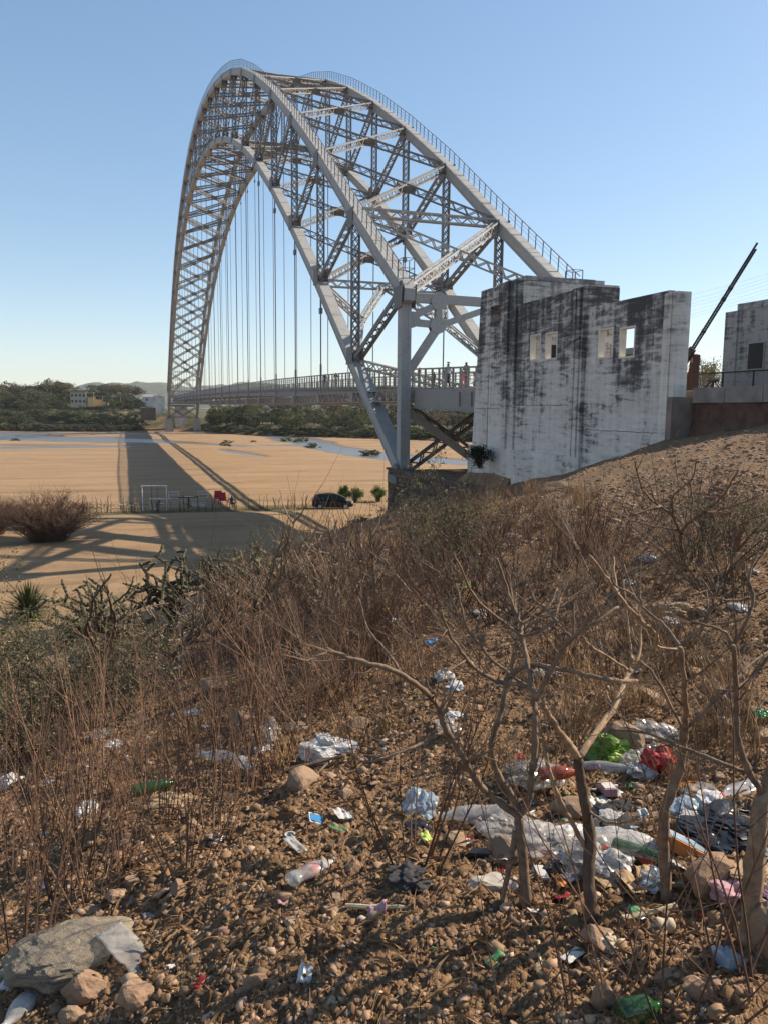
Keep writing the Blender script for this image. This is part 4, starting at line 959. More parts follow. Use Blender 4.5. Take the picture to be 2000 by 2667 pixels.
# ---------------------------------------------------------------- car
def build_car():
    p0, p1 = onZ(813, 1324, -6.9), onZ(921, 1324, -6.9); c = (p0+p1)/2; d = p1-p0; L = 4.55
    zc = min(z1(c.x+dx, c.y+dy) for dx in (-1,1) for dy in (-2,0,2)); t = thing('parked_car', 'black people carrier parked on the sand beside the stick fence', 'car', (c.x, c.y, zc+.02), math.atan2(d.y, d.x))
    # body: cross sections lofted along x (front at +x)
    prof = [(-2.27,.42,.95,.78),(-2.22,.30,1.02,.83),(-1.9,.22,1.06,.86),(-1.2,.20,1.03,.87),(0,.20,1.0,.87),(1.0,.20,.98,.87),(1.55,.22,.93,.86),(2.0,.26,.82,.80),(2.22,.32,.70,.68),(2.28,.40,.58,.55)]
    m = MB(); n = 10
    for x, zb_, zt_, w in prof:
        ring = [(-.86,0),(-1,.25),(-1,.7),(-.93,1),(-.5,1.04),(.5,1.04),(.93,1),(1,.7),(1,.25),(.86,0)]
        for a, b in ring: m.v.append((x, a*w, zb_+(zt_-zb_)*b))
    for i in range(len(prof)-1):
        for j in range(n): a = i*n+j; b = i*n+(j+1)%n; m.f.append((a, b, b+n, a+n)); m.mi.append(0)
    m.f += [tuple(range(n))[::-1], tuple((len(prof)-1)*n+j for j in range(n))]; m.mi += [0, 0]
    m.build('body', M['car_black'], t, True)
    roof = [(-2.18,1.0,.80,1.05),(-2.02,1.0,.76,1.45),(-1.6,1.0,.70,1.63),(-.6,1.0,.68,1.69),(.3,1.0,.69,1.67),(.7,1.0,.72,1.56),(1.35,.98,.79,1.14),(1.6,.95,.80,.97)]
    m = MB(); n = 6
    for x, z0, w, zt_ in roof:
        for a, b in ((-1.08,0),(-1.0,.55),(-.86,1),(.86,1),(1.0,.55),(1.08,0)): m.v.append((x, a*w, z0+(zt_-z0)*b))
    for i in range(len(roof)-1):
        for j in range(n-1): a = i*n+j; m.f.append((a, a+1, a+1+n, a+n)); m.mi.append(0)
    m.f += [tuple(range(n))[::-1], tuple((len(roof)-1)*n+j for j in range(n))]; m.mi += [0, 0]
    m.build('cabin', M['car_black'], t, True)
    for s in (-1, 1):
        for x0, x1, tl in ((-2.0,-1.25,.0),(-1.17,-.15,0),(-.07,1.05,.55)):
            m = MB(); m.hexa([(x0,s*.845,1.04),(x1,s*.85,1.04),(x1,s*.88,1.05),(x0,s*.88,1.05),(x0+.05,s*.70,1.54),(x1-tl,s*.71,1.52),(x1-tl,s*.74,1.53),(x0+.05,s*.73,1.55)]); m.build('side_window', M['glass_dark'], t)
        for xw in (-1.42, 1.42):
            m = MB(); R_ = Matrix.Rotation(math.pi/2, 3, 'X'); m.lathe([(.20,-.11),(.31,-.10),(.325,0),(.31,.10),(.20,.11)], (xw,s*.80,.325), 20, R_); w = m.build('wheel', M['tyre'], t)
            m = MB(); m.lathe([(.205,-.115),(.19,-.05),(.05,-.10)] if True else [], (xw,s*.80,.325), 12, Matrix.Rotation(math.pi/2*s*-1 if False else math.pi/2, 3, 'X')); m.lathe([(.05,.10),(.19,.05),(.205,.115)], (xw,s*.80,.325), 12, R_); m.build('rim', M['rim'], w)
        m = MB(); m.obox((2.12,s*.60,.68), .10, .16, .07, Matrix.Rotation(-.3*s,3,'Z')); m.build('headlight', M['lamp_clear'], t)
        m = MB(); m.obox((-2.24,s*.68,.95), .05, .12, .14); m.build('tail_light', M['reflector'], t)
        m = MB(); m.obox((.95,s*.98,1.06), .08, .10, .06); m.build('mirror', M['car_black'], t)
        for xh in (-1.0, .1): m = MB(); m.obox((xh,s*.885,.86), .10, .02, .02); m.build('door_handle', M['rim'], t)
        m = MB(); m.bar((-1.7,s*.55,1.70), (.2,s*.55,1.72), .035, .035); m.build('roof_rail', M['cloth_dark'], t)
    m = MB(); m.hexa([(.78,-.62,1.54),(1.42,-.70,1.15),(1.44,-.70,1.17),(.80,-.62,1.56),(.78,.62,1.54),(1.42,.70,1.15),(1.44,.70,1.17),(.80,.62,1.56)]); m.build('windscreen', M['glass_dark'], t)
    m = MB(); m.box((-2.31,-.24,.62), (-2.28,.24,.74)); m.build('number_plate', M['yellow'], t)
build_car()

# ---------------------------------------------------------------- play park on the river bank
def build_park():
    def base(x, y): p = onZ(x, y, -6.95); p.z = z1(p.x, p.y); return p
    a, b = base(372, 1330), base(435, 1329); d = b-a; rz = math.atan2(d.y, d.x); W = Vector((d.x,d.y,0)).length
    t = thing('swing_frame', 'pale steel swing frame standing on the grass strip', 'swing', (a.x,a.y,min(a.z,b.z)-.05), rz)
    for x in (0, W): 
        m = MB(); m.tube([(x,0,-.2),(x,0,2.72)], .055, 8); m.build('post', M['white_paint'], t)
    m = MB(); m.tube([(-.15,0,2.75),(W+.15,0,2.75)], .05, 8); m.build('crossbeam', M['white_paint'], t)
    for x in (W*.38, W*.63):
        m = MB()
        for y in (-.16, .16): m.tube([(x,y,2.72),(x,y,.75)], .012, 4)
        ch = m.build('chain', M['barrier_black'], t); m = MB(); m.box((x-.10,-.26,.72), (x+.10,.26,.76)); m.build('swing_seat', M['barrier_black'], t)
    p = base(416, 1333)
    t = thing('plank_seesaw', 'white plank seesaw tilted in front of the swing frame', 'seesaw', (p.x,p.y,p.z), rz)
    m = MB(); m.bar((-1.0,0,1.42), (1.15,0,1.36), .28, .06); m.build('plank', M['white_paint'], t)
    m = MB(); m.bar((-.35,0,-.1), (.1,0,1.38), .09, .09); m.build('pivot_post', M['barrier_black'], t)
    m = MB(); m.tube([(-1.05,0,1.15),(-.85,0,.35),(-.2,0,.32),(-.2,0,.6)], .035, 5); m.build('handle', M['white_paint'], t)
    m = MB(); m.bar((-.1,.1,.80), (.5,.1,.95), .2, .03); m.build('footboard', M['white_paint'], t)
    p = base(492, 1322)
    t = thing('double_seesaw', 'long seesaw with white slatted seat backs at both ends', 'seesaw', (p.x,p.y,p.z), rz)
    m = MB(); m.bar((-1.95,0,1.18), (1.95,0,1.24), .10, .10); m.build('beam', M['barrier_black'], t)
    m = MB(); m.bar((0,0,-.1), (0,0,1.15), .16, .16); m.bar((-.4,0,.5), (.4,0,.1), .08, .08); m.build('pivot_post', M['barrier_black'], t)
    m = MB(); m.box((-.45,-.15,1.26), (.55,.15,1.31)); m.build('hub', M['white_paint'], t)
    for s in (-1, 1):
        z0 = 1.21+.03*s
        for (x0,zA,x1,zB) in ((-.55,.0,.55,.0),(-.55,.62,.55,.62),(-.55,0,-.55,.62),(.55,0,.55,.62),(-.55,.3,.55,.3)):
            m = MB(); m.bar((s*1.6+x0,.05,z0+zA), (s*1.6+x1,.05,z0+zB), .07, .07); m.build('seat_back_bar', M['white_paint'], t)
        m = MB(); m.box((s*1.6-.5,-.3,z0-.05), (s*1.6+.5,.02,z0)); m.build('seat', M['white_paint'], t)
    for i, (x, y, lab) in enumerate(((569,1310,'red plastic garden chair, left one of two'),(582,1315,'red plastic garden chair, right one of two'))):
        p = base(x, y); t = thing('garden_chair', lab, 'chair', (p.x,p.y,p.z), rz+.3*i, 'red garden chairs')
        m = MB(); m.box((-.45,-.3,.55), (.45,.35,.62)); m.build('seat', M['chair_red'], t)
        m = MB(); m.hexa([(-.45,.3,.62),(.45,.3,.62),(.45,.36,.62),(-.45,.36,.62),(-.42,.42,1.45),(.42,.42,1.45),(.42,.47,1.45),(-.42,.47,1.45)]); m.build('backrest', M['chair_red'], t)
        for sx in (-1, 1):
            m = MB(); m.bar((sx*.46,-.25,.85), (sx*.46,.36,.9), .07, .05); m.build('armrest', M['chair_red'], t)
            for sy in (-.27,.32): m = MB(); m.bar((sx*.43,sy,.56), (sx*.45,sy,0), .06, .06); m.build('leg', M['chair_red'], t)
    p = base(604, 1320); person('person in dark clothes sitting by the red chairs', (p.x,p.y,p.z), rz-1.0, 1.85, 'cloth_blue', 'cloth_dark', ((.3,-.05),(.3,-.05)), .1, seated=True)
    s_ = thing('stool', 'dark stool under the seated person by the red chairs', 'stool', (p.x,p.y,p.z), rz-1.0); m = MB(); m.box((-.2,-.2,.36), (.2,.2,.40)); m.build('seat', M['wood_grey'], s_)
    for sx in (-.16,.16):
        for sy in (-.16,.16): m = MB(); m.bar((sx,sy,0), (sx,sy,.36), .04, .04); m.build('leg', M['wood_grey'], s_)
    for i, (x, y, L, lab) in enumerate(((257,1322,1.7,'pale plank bench on the grass at the left end of the fence'),(329,1323,1.7,'pale plank bench between the fence end and the swing'))):
        p = base(x, y); t = thing('plank_bench', lab, 'bench', (p.x,p.y,p.z), rz); m = MB(); m.bar((-L/2,0,.42), (L/2,0,.40-.1*i), .3, .06); m.build('seat', M['wood_pale'], t)
        for sx in (-.6,.6): m = MB(); m.bar((sx,0,-.05), (sx,0,.38-.08*i), .1, .1); m.build('leg', M['wood_grey'], t)
    p = base(520, 1318); t = thing('slatted_crate', 'low white slatted frame on the grass right of the seesaw', 'crate', (p.x,p.y,p.z), rz)
    for i in range(6): m = MB(); m.box((-.75+i*.28,-.02,0), (-.57+i*.28,.02,.48)); m.build('slat', M['white_paint'], t)
    m = MB(); m.box((-.78,.021,.12), (.9,.05,.2)); m.build('rail', M['white_paint'], t)
    # stick fence
    rnd = random.Random(4); f0 = base(235, 1334); t = thing('stick_fence', 'rough fence of crooked sticks and wire along the grass strip', 'fence', f0); inv = Matrix.Translation(-f0)
    xs = sorted([rnd.uniform(225, 842) for _ in range(62)] + [215,217,219,221,224,227] + [648,792,845,843]); pts = []
    for i, x in enumerate(xs):
        y = np.interp(x, [210,300,450,560,650,845], [1331,1336,1340,1336,1328,1326]) + rnd.uniform(-2,1.5)
        p = base(x, y); hgt = rnd.uniform(.95, 1.75)*(1.25 if i % 11 == 0 else 1); r = rnd.uniform(.018,.035)*(1.9 if i % 9 == 0 else 1); q = [p+Vector((0,0,-.2))]; off = Vector((0,0,0))
        for k in range(4): off += Vector((rnd.uniform(-.07,.07), rnd.uniform(-.1,.1), 0)); q.append(p+off+Vector((0,0,hgt*(k+1)/4)))
        m = MB(); m.tube(q, [r, r, r*.9, r*.8, r*.6], 5); o = m.build('fence_post', M['bark_dark'], t); o.matrix_parent_inverse = inv; pts.append(p+Vector((0,0,.7)))
    for dz in (-.3, .2):
        m = MB(); m.tube([p+Vector((0,0,dz)) for p in pts], .010, 3); o = m.build('wire', M['barrier_black'], t); o.matrix_parent_inverse = inv
    # short grass of the play strip
    m = MB(); rnd = random.Random(8)
    pp = []
    for _ in range(5200):
        x = rnd.uniform(232, 845); y = rnd.uniform(1312, 1340) if x < 640 else rnd.uniform(1316, 1330); pp.append(onZ(x, y, -6.95))
    zz = zg(np.array([p.x for p in pp]), np.array([p.y for p in pp]))
    for p, zq in zip(pp, zz):
        p.z = zq; h = rnd.uniform(.02,.07); a = rnd.uniform(0,6.3); dx, dy = math.cos(a)*.06, math.sin(a)*.06
        m.add([(p.x-dx,p.y-dy,p.z-.02),(p.x+dx,p.y+dy,p.z-.02),(p.x+rnd.uniform(-.05,.05),p.y+rnd.uniform(-.05,.05),p.z+h)], [(0,1,2)])
    tag(m.build('grass', M['grass']), 'thin green grass of the play strip behind the stick fence', kind='stuff')
build_park()

_dg = bpy.context.evaluated_depsgraph_get()
_ms = [q for q in PEOPLE]
for q in _ms: finish_person(q[0], _dg, *q[1:])
for q in _ms: bpy.data.objects.remove(q[0])

# ---------------------------------------------------------------- vegetation
def rvec(rnd, s=1.0): return Vector((rnd.gauss(0,1), rnd.gauss(0,1), rnd.gauss(0,1))).normalized()*s
def leafquad(m, p, s, rnd, asp=.6):
    a = rvec(rnd); b = a.cross(rvec(rnd)); 
    if b.length < 1e-3: b = a.orthogonal()
    b.normalize(); a *= s; b *= s*asp
    m.add([p-a*.5, p+b*.5, p+a*.5, p-b*.5], [(0,1,2,3)])

def tree_mesh(seed, H, W, leaf, nclump, per, shape='round', bark='bark_dark', lsz=.46):
    rnd = random.Random(seed); tr = MB(); cr = MB(); th = H*(.28 if shape == 'round' else .5)
    tr.tube([(0,0,-1),(rnd.uniform(-.2,.2),0,th*.5),(rnd.uniform(-.4,.4),rnd.uniform(-.3,.3),th)], [.28*H/9,.22*H/9,.17*H/9], 7)
    cs = []
    for i in range(nclump):
        a = rnd.uniform(0, 6.283); u = rnd.random()**.5
        if shape == 'umbrella': z = H*(.72+.26*rnd.random()*(1-u*u*.5)); r = W*u
        elif shape == 'low': z = H*(.10+.82*rnd.random()*(1-.55*u*u)); r = W*u
        else: z = H*(.22+.72*rnd.random()*(1-.45*u*u)); r = W*u*(1-.35*max(0, z/H-.55))
        cs.append(Vector((r*math.cos(a), r*math.sin(a)*.95, z)))
    for c in cs[::max(1, nclump//9)]: tr.tube([(0,0,th*.8), Vector((c.x*.45,c.y*.45,(th+c.z)*.52)), c], [.12*H/9,.075*H/9,.03], 5)
    for c in cs:
        rad = rnd.uniform(.09,.17)*H
        for _ in range(per):
            p = c + rvec(rnd)*rad*rnd.random()**.45*Vector((1.15,0,0)).x; p.z = c.z+(p.z-c.z)*.62
            leafquad(cr, p, lsz*rnd.uniform(.6,1.4), rnd, .7)
    return tr.mesh('trunk', M[bark]), cr.mesh('crown', M[leaf])
FT = [tree_mesh(1,10,4.6,'leaf_far',46,60), tree_mesh(2,9,4.2,'leaf_far',38,60), tree_mesh(3,11,5.8,'leaf_far_brown',46,46,'umbrella'), tree_mesh(4,8,4.0,'leaf_far',34,60), tree_mesh(5,9,4.6,'leaf_far_brown',38,44), tree_mesh(6,6,4.2,'leaf_far',34,60,'low'), tree_mesh(7,5,3.6,'leaf_far',28,60,'low'), tree_mesh(8,10,5.0,'leaf_dark',44,60)]
FTH = [10,9,11,8,9,6,5,10]
def put_tree(v, p, h, rz, name, label, cat, group):
    t = thing(name, label, cat, p, rz, group); s = h/FTH[v]; w = max(1.15, min(2.1, 6.5/h+.35)); t.scale = (s*w, s*w, s)
    link('trunk', FT[v][0], t); link('crown', FT[v][1], t); return t
def bank_point(x, e):
    """ground point e metres beyond the far bank along photo column x"""
    D = np.linspace(150, 620, 480); d = ray(x, 1065); P = CAM[None,:2] + D[:,None]*d[None,:2]; far = P[:,0]-bankx(P[:,1]); i = int(np.argmax(far > 0)); i2 = min(len(D)-1, i+int(e/(D[1]-D[0])))
    return Vector((P[i2,0], P[i2,1], float(zg(P[i2:i2+1,0], P[i2:i2+1,1], False)[0]))), D[i2]
def build_far_trees():
    rnd = random.Random(21)
    kinds = {0:'dense dark green tree',1:'rounded green tree',2:'flat-topped brown thorn tree',3:'small green tree',4:'thin brownish tree',5:'low spreading green bush',6:'small low green bush',7:'very dark green tree'}
    def one(x, e, top, v, where, cat='tree'):
        p, D = bank_point(x, e); ztop = CAM[2] + (1065+(x-1000)*.0089 - top)*D/FPX; h = max(3.2, min(17, (ztop-p.z)*1.10))
        bush = v in (5, 6)
        put_tree(v, p, h, rnd.uniform(0,6.28), 'bank_bush' if bush else 'bank_tree', f'{kinds[v]} {where}', 'bush' if bush else 'tree', f'{kinds[v]}s {where}')
    W1 = 'on the far bank left of the bridge'; W2 = 'on the far bank seen under the bridge deck'; W3 = 'along the waterline of the far bank'; W4 = 'behind the far bank left of the gate tower'
    top_l = lambda x: float(np.interp(x, [-40,20,60,130,180,215,250,300,340,370,395], [985,985,1000,988,1003,1010,1003,1000,1012,1030,1045]))
    for x in np.linspace(-50, 372, 26): one(x+rnd.uniform(-9,9), rnd.uniform(66,100), top_l(x)+rnd.uniform(-4,14), rnd.choice([0,1,2,2,4,7,2]), W1)
    for x in np.linspace(-45, 345, 26):
        if 165 < x < 290: tp = 1068
        else: tp = 1034
        one(x+rnd.uniform(-9,9), rnd.uniform(28,52), tp+rnd.uniform(-12,16), rnd.choice([0,1,3,0,1,3,7]), W1)
    for x in np.linspace(-45, 330, 18): one(x+rnd.uniform(-9,9), rnd.uniform(50,66), (1024 if not 165 < x < 290 else 1062)+rnd.uniform(-8,14), rnd.choice([0,1,7,4,2]), W1)
    for x in np.linspace(-40, 320, 30): one(x+rnd.uniform(-9,9), rnd.uniform(9,22), 1074+rnd.uniform(-12,14), rnd.choice([5,6,3,1,0]), W1)
    for x in np.linspace(-45, 350, 30): one(x+rnd.uniform(-6,6), rnd.uniform(2,6), 1106+rnd.uniform(-6,8), rnd.choice([5,6]), W3)
    one(350, 8, 1088, 5, W3); one(335, 12, 1085, 5, W3); one(395, 120, 1030, 7, W4); one(402, 150, 1036, 1, W4)
    for x in np.linspace(585, 1290, 30): one(x+rnd.uniform(-12,12), rnd.uniform(60,130), 1042+rnd.uniform(-8,16), rnd.choice([0,1,4,7,4,0,2]), W2)
    for x in np.linspace(575, 1290, 30): one(x+rnd.uniform(-12,12), rnd.uniform(18,48), 1064+rnd.uniform(-10,18), rnd.choice([0,1,3,0,7,4]), W2)
    for x in np.linspace(555, 1290, 30): one(x+rnd.uniform(-9,9), rnd.uniform(2,8), 1114+rnd.uniform(-9,9), rnd.choice([5,6,5]), W3)
    for x, tp in ((560,1075),(590,1060),(620,1058),(648,1066),(735,1072),(760,1068),(900,1076),(860,1072),(940,1080)): one(x, rnd.uniform(9,18), tp, rnd.choice([0,1,7,0]), W2)
    # weeds on the sandbars
    for i, (x, y, s) in enumerate(((745,1148,1.6),(785,1150,2.0),(815,1164,1.7),(595,1154,1.4),(587,1160,1.1),(40,1147,1.1),(960,1185,1.9),(970,1183,1.3),(660,1152,.9))):
        p = onZ(x, y, -7.1); put_tree(6, p+Vector((0,0,-.25)), s*.75+.4, i, 'sandbar_weed', 'low green weed clump growing on a sandbar', 'weed', 'weeds on the sandbars')
build_far_trees()

def leafy_bush(name, label, p, H, W, leaf, seed, n=900, ls=.09, cat='bush', stems=46):
    rnd = random.Random(seed); t = thing(name, label, cat, p); st = MB(); cr = MB(); tips = []
    for i in range(stems):
        a = rnd.uniform(0,6.283); u = rnd.random()**.6; tip = Vector((W*u*math.cos(a), W*u*math.sin(a), H*rnd.uniform(.6,1)*(1-.35*u*u))); mid = tip*.5+Vector((0,0,H*.12))
        st.tube([(0,0,-.05), mid, tip], [.02,.014,.006], 4); tips.append((mid, tip))
    for i in range(n):
        a, b = rnd.choice(tips); p_ = a.lerp(b, rnd.random()**.7) if rnd.random() < .8 else a*rnd.random(); leafquad(cr, p_+rvec(rnd)*W*.32*rnd.random()**.7, ls*rnd.uniform(.6,1.4), rnd, .5)
    st.build('stems', M['bark_dark'], t); cr.build('foliage', M[leaf], t); return t
for i, (x, y, H, W, lab) in enumerate(((898,1304,2.0,.9,'leafy green bush left of the pair behind the car'),(925,1306,1.9,1.1,'wide leafy green bush behind the car bonnet'),(985,1305,2.0,1.1,'leafy green bush between the car and the stone wall'),(940,1394,1.4,1.3,'dark green bush in the hollow below the car'))):
    p = onZ(x, y, -6.9 if y < 1350 else -5.8); p.z = z1(p.x, p.y); leafy_bush('leafy_bush', lab, p, H, W, 'leaf_green' if i < 3 else 'leaf_dark', 40+i, 2600, .15)
leafy_bush('wall_bush', 'dark bush growing against the foot of the white tower', onY(1247, 1216, .9)+Vector((0,0,.02)), 1.15, .85, 'leaf_dark', 50, 3600, .085, stems=60)
for i, (x, D, H, lab) in enumerate(((1805,62,3.2,'hazy green shrub behind the barrier base'),(1835,64,3.6,'hazy green shrub between barrier and grey tower'),(1860,60,3.0,'hazy green shrub against the grey tower corner'))):
    p = at(x, 1010, D); leafy_bush('road_shrub', lab, p-Vector((0,0,.8)), H, 1.6, 'leaf_olive', 60+i, 1400, .13)

# --- bare bushes and dry shrubs
def shrub_mesh(name, seed, nst, H, spread, nbr, r0, mat, lean=.25, sides=3, wob=.05):
    rnd = random.Random(seed); m = MB()
    def stem(p, d, L, r, lvl):
        k = 5 if lvl == 0 else 4; pts = [p.copy()]; dd = d.copy()
        for i in range(k):
            dd = (dd + rvec(rnd, wob*2.2) + Vector((0,0,.05 if lvl == 0 else .10))).normalized(); pts.append(pts[-1]+dd*L/k)
        rr = [r*(1-.72*i/k) for i in range(k+1)]; m.tube(pts, rr, sides, cap=False)
        if lvl < 2:
            n = nbr if lvl == 0 else max(1, nbr//2)
            for j in range(n):
                t = rnd.uniform(.25,.92); i = min(k-1, int(t*k)); q = pts[i].lerp(pts[i+1], t*k-i); ax = (pts[i+1]-pts[i]).normalized()
                out = (ax + rvec(rnd, .75)).normalized(); stem(q, out, L*rnd.uniform(.25,.48)*(1.2-t*.5), r*.55*(1-.5*t), lvl+1)
    for i in range(nst):
        a = rnd.uniform(0,6.283); u = rnd.random()**.6; b = Vector((u*spread*.25*math.cos(a), u*spread*.25*math.sin(a), -.04)); d = Vector((math.cos(a)*u*lean*2, math.sin(a)*u*lean*2, 1)).normalized()
        stem(b, d, H*rnd.uniform(.6,1.08), r0*rnd.uniform(.7,1.2), 0)
    return m.mesh(name, M[mat])
SH = [shrub_mesh('dry_shrub', 100+i, 13, 1.15, .5, 3, .0052, 'twig', .22) for i in range(4)] + [shrub_mesh('dry_shrub', 110+i, 11, 1.05, .6, 5, .0062, 'twig', .38) for i in range(3)] + [shrub_mesh('dry_shrub', 120+i, 9, 1.0, .5, 6, .0075, 'twig_grey', .55, wob=.09) for i in range(3)]
def build_left_bush():
    p = onZ(128, 1408, -5.5); p.z = z1(p.x, p.y)
    t = thing('bare_round_bush', 'big rounded leafless bush on the sand at the left edge', 'bush', p); rnd = random.Random(9); m = MB()
    for i in range(520):
        a = rnd.uniform(0,6.283); u = rnd.random()**.45; tip = Vector((3.4*u*math.cos(a), 4.1*u*math.sin(a), 3.75*math.sqrt(max(.05,1-.80*u*u))*rnd.uniform(.72,1.02)))
        b = Vector((rnd.uniform(-.9,.9), rnd.uniform(-1.1,1.1), -.05)); pts = [b]
        for k in range(1, 6): f = k/5; q = b.lerp(tip, f); q += rvec(rnd, .16) + Vector((0,0,.35*math.sin(f*math.pi)*(.4 if u < .7 else -.1))); pts.append(q)
        m.tube(pts, [.022,.017,.013,.010,.008,.005], 3, cap=False)
        for j in range(8):
            k = rnd.randrange(2, 5); q = pts[k].lerp(pts[k+1], rnd.random()); e = q+(rvec(rnd)+Vector((0,0,.5)))*rnd.uniform(.3,.65); m.tube([q, q.lerp(e,.5)+rvec(rnd,.05), e], [.009,.007,.004], 3, cap=False)
    m.build('branches', M['twig'], t); q = onZ(20, 1400, -5.5); q.z = z1(q.x, q.y); 
    t2 = thing('bare_low_bush', 'lower leafless bush behind the big rounded one, cut by the left edge', 'bush', q+Vector((3,1.5,0))); o = link('branches', t.children[0].data, t2); t2.scale = (.8,.8,.8); t2.rotation_euler = (0,0,2)
build_left_bush()

def build_thicket():
    rnd = random.Random(77); n = 0; tries = 0; cx, sx_ = math.cos(YAW), math.sin(YAW)
    ymax = lambda x: float(np.interp(x, [-100,250,420,700,1000,1250,1500,2000], [2150,2130,2040,1950,1900,1850,1760,1780]))
    spots = []
    while len(spots) < 262 and tries < 9000:
        tries += 1; x = rnd.uniform(-120, 2080); D = math.exp(rnd.uniform(math.log(4.6), math.log(15))) if rnd.random() < .72 else math.exp(rnd.uniform(math.log(15), math.log(38)))
        P = CAM[:2] + D*np.array([cx, sx_]) + (x-1000)/FPX*D*np.array([RT[0], RT[1]]); z = z1(P[0], P[1])
        dd = np.array([P[0], P[1], z])-CAM; dep = dd@FW; py = 1333.5-FPX*(dd@UP)/dep
        if z < -4.6 or py > ymax(x) or P[1] < 1.9: continue
        if x > 1440 and py < 1345: continue
        if x > 1250 and py < 1290: continue
        if x > 1500 and rnd.random() < (.15 if py < 1550 else .45): continue
        if P[1] < 2.4 and P[0] > -24: continue
        if D > 13 and x < 900 and rnd.random() < .3: continue
        if x < 620 and D < 9 and rnd.random() < .4: continue
        
        if x < 620 and rnd.random() < .45: continue
        if D < 6.5 and rnd.random() < .45: continue
        spots.append((D, x, P, z))
    lab = {0:'upright red-brown dry shrub in the hillside thicket', 1:'forking brown dry shrub in the hillside thicket', 2:'tangled grey bare shrub in the hillside thicket'}
    for D, x, P, z in spots:
        v = rnd.randrange(10) if x > 450 else rnd.choice([0,1,4,5,7,8,9,7,8,9]); k = 0 if v < 4 else 1 if v < 7 else 2
        o = link('dry_shrub', SH[v]); o.location = (P[0], P[1], z); s = rnd.uniform(.45,1.12)*(.95 if D > 6 else .75)*(.82 if x < 620 else 1)*(.62 if D > 20 else .85 if D > 13 else 1); o.scale = (s*1.25, s*1.25, s*(1 if x < 1300 else .82)); o.rotation_euler = (rnd.uniform(-.12,.12), rnd.uniform(-.12,.12), rnd.uniform(0,6.28))
        dep = 0 if D < 7 else 1 if D < 14 else 2; xz = int(np.searchsorted([330,650,1000,1250,1600], x)); l = lab[k].replace('in the hillside thicket', ['low on the slope','halfway up the slope','high near the brink'][dep]+' '+['at the left edge','below the cactus clump','below the play park and car','below the stone wall','below the white tower','below the raised barrier'][xz])
        tag(o, l, 'shrub', lab[k].split(' in the')[0].replace('shrub', 'shrubs') + ' of the thicket')
    near = [(60,2500,1.0,0),(170,2330,.85,1),(245,2345,.8,2),(330,2265,.75,3),(475,2275,.7,5),(560,2180,.7,0),(1075,2246,.85,6),(420,2150,.8,1),(30,2280,1.0,2),(120,2180,.9,0),(230,2160,.9,3),(640,2080,.7,1),(700,2030,.75,4),(350,2080,.9,0),(530,2060,.8,2)]
    for i, (x, y, s, v) in enumerate(near):
        p = G(x, y); o = link('dry_shrub', SH[v]); o.location = p; o.scale = (s*.8, s*.8, s); o.rotation_euler = (0,0,i*1.3)
        l = 'clump of thin dry stems above the sunglass-black cloth in the open foreground' if i == 6 else 'sparse clump of thin dry stems in the stony left foreground'
        if i == 6: tag(o, 'clump of dark thin stems rising from the black cloth mid foreground', 'shrub')
        else: tag(o, 'sparse clump of thin dry stems '+['at the left edge above the clear bottle','right behind the granite boulder','behind the granite boulder, right one','left of the tan husk wrapper','right of the tan husk wrapper','left of the clear plastic strip','','above the green glass bottle','at the left edge above the boulder','left of the pale pink bag','beside the pale pink bag','left of the crushed clear bottle','left of the crumpled white bag','above the green glass bottle, farther back','by the clear bottle in the left middle'][i], 'shrub', 'sparse stem clumps in the left foreground')
    # long thin saplings low in the right foreground
    for i, (x, y, s, lean) in enumerate(((1480,2640,.75,(-.5,.1)),(1620,2600,.8,(-.35,.0)),(1760,2640,.8,(-.3,.2)),(1880,2600,.95,(-.15,.1)),(1960,2560,1.0,(.1,.1)),(1330,2660,.6,(-.45,.1)),(1840,2480,.75,(.1,0)),(1700,2540,.7,(-.2,.1)))):
        p = G(x, y); o = link('thin_sapling', SPL[i % 4]); o.location = p; o.scale = (s,s,s); o.rotation_euler = (lean[0]*.5, lean[1], i*2.1)
        tag(o, 'long thin leafless sapling '+['at the bottom edge below the forked tree','at the bottom edge by the green bottle','at the bottom edge right of the green bottle','beside the round cream stone','at the right edge beside the pinkish boulder','at the bottom edge left of the split stick','in front of the thick tree','below the splintered pale stick'][i], 'sapling', 'leaning saplings in the lower right foreground')
def tuft_mesh(seed):
    rnd = random.Random(seed); m = MB()
    for i in range(85):
        a = rnd.uniform(0,6.283); ln = rnd.uniform(.05,.55); L = rnd.uniform(.25,.62); b = Vector((rnd.gauss(0,.10), rnd.gauss(0,.10), -.02)); d = Vector((math.cos(a)*ln, math.sin(a)*ln, 1)).normalized(); s = d.cross(rvec(rnd)).normalized()*.0028
        mid = b+d*L*.6; tip = b+d*L+Vector((math.cos(a),math.sin(a),-.3))*L*.14; m.add([b-s, b+s, mid+s*.8, mid-s*.8, tip], [(0,1,2,3),(3,2,4)])
    return m.mesh('dry_grass_tuft', M['straw'])
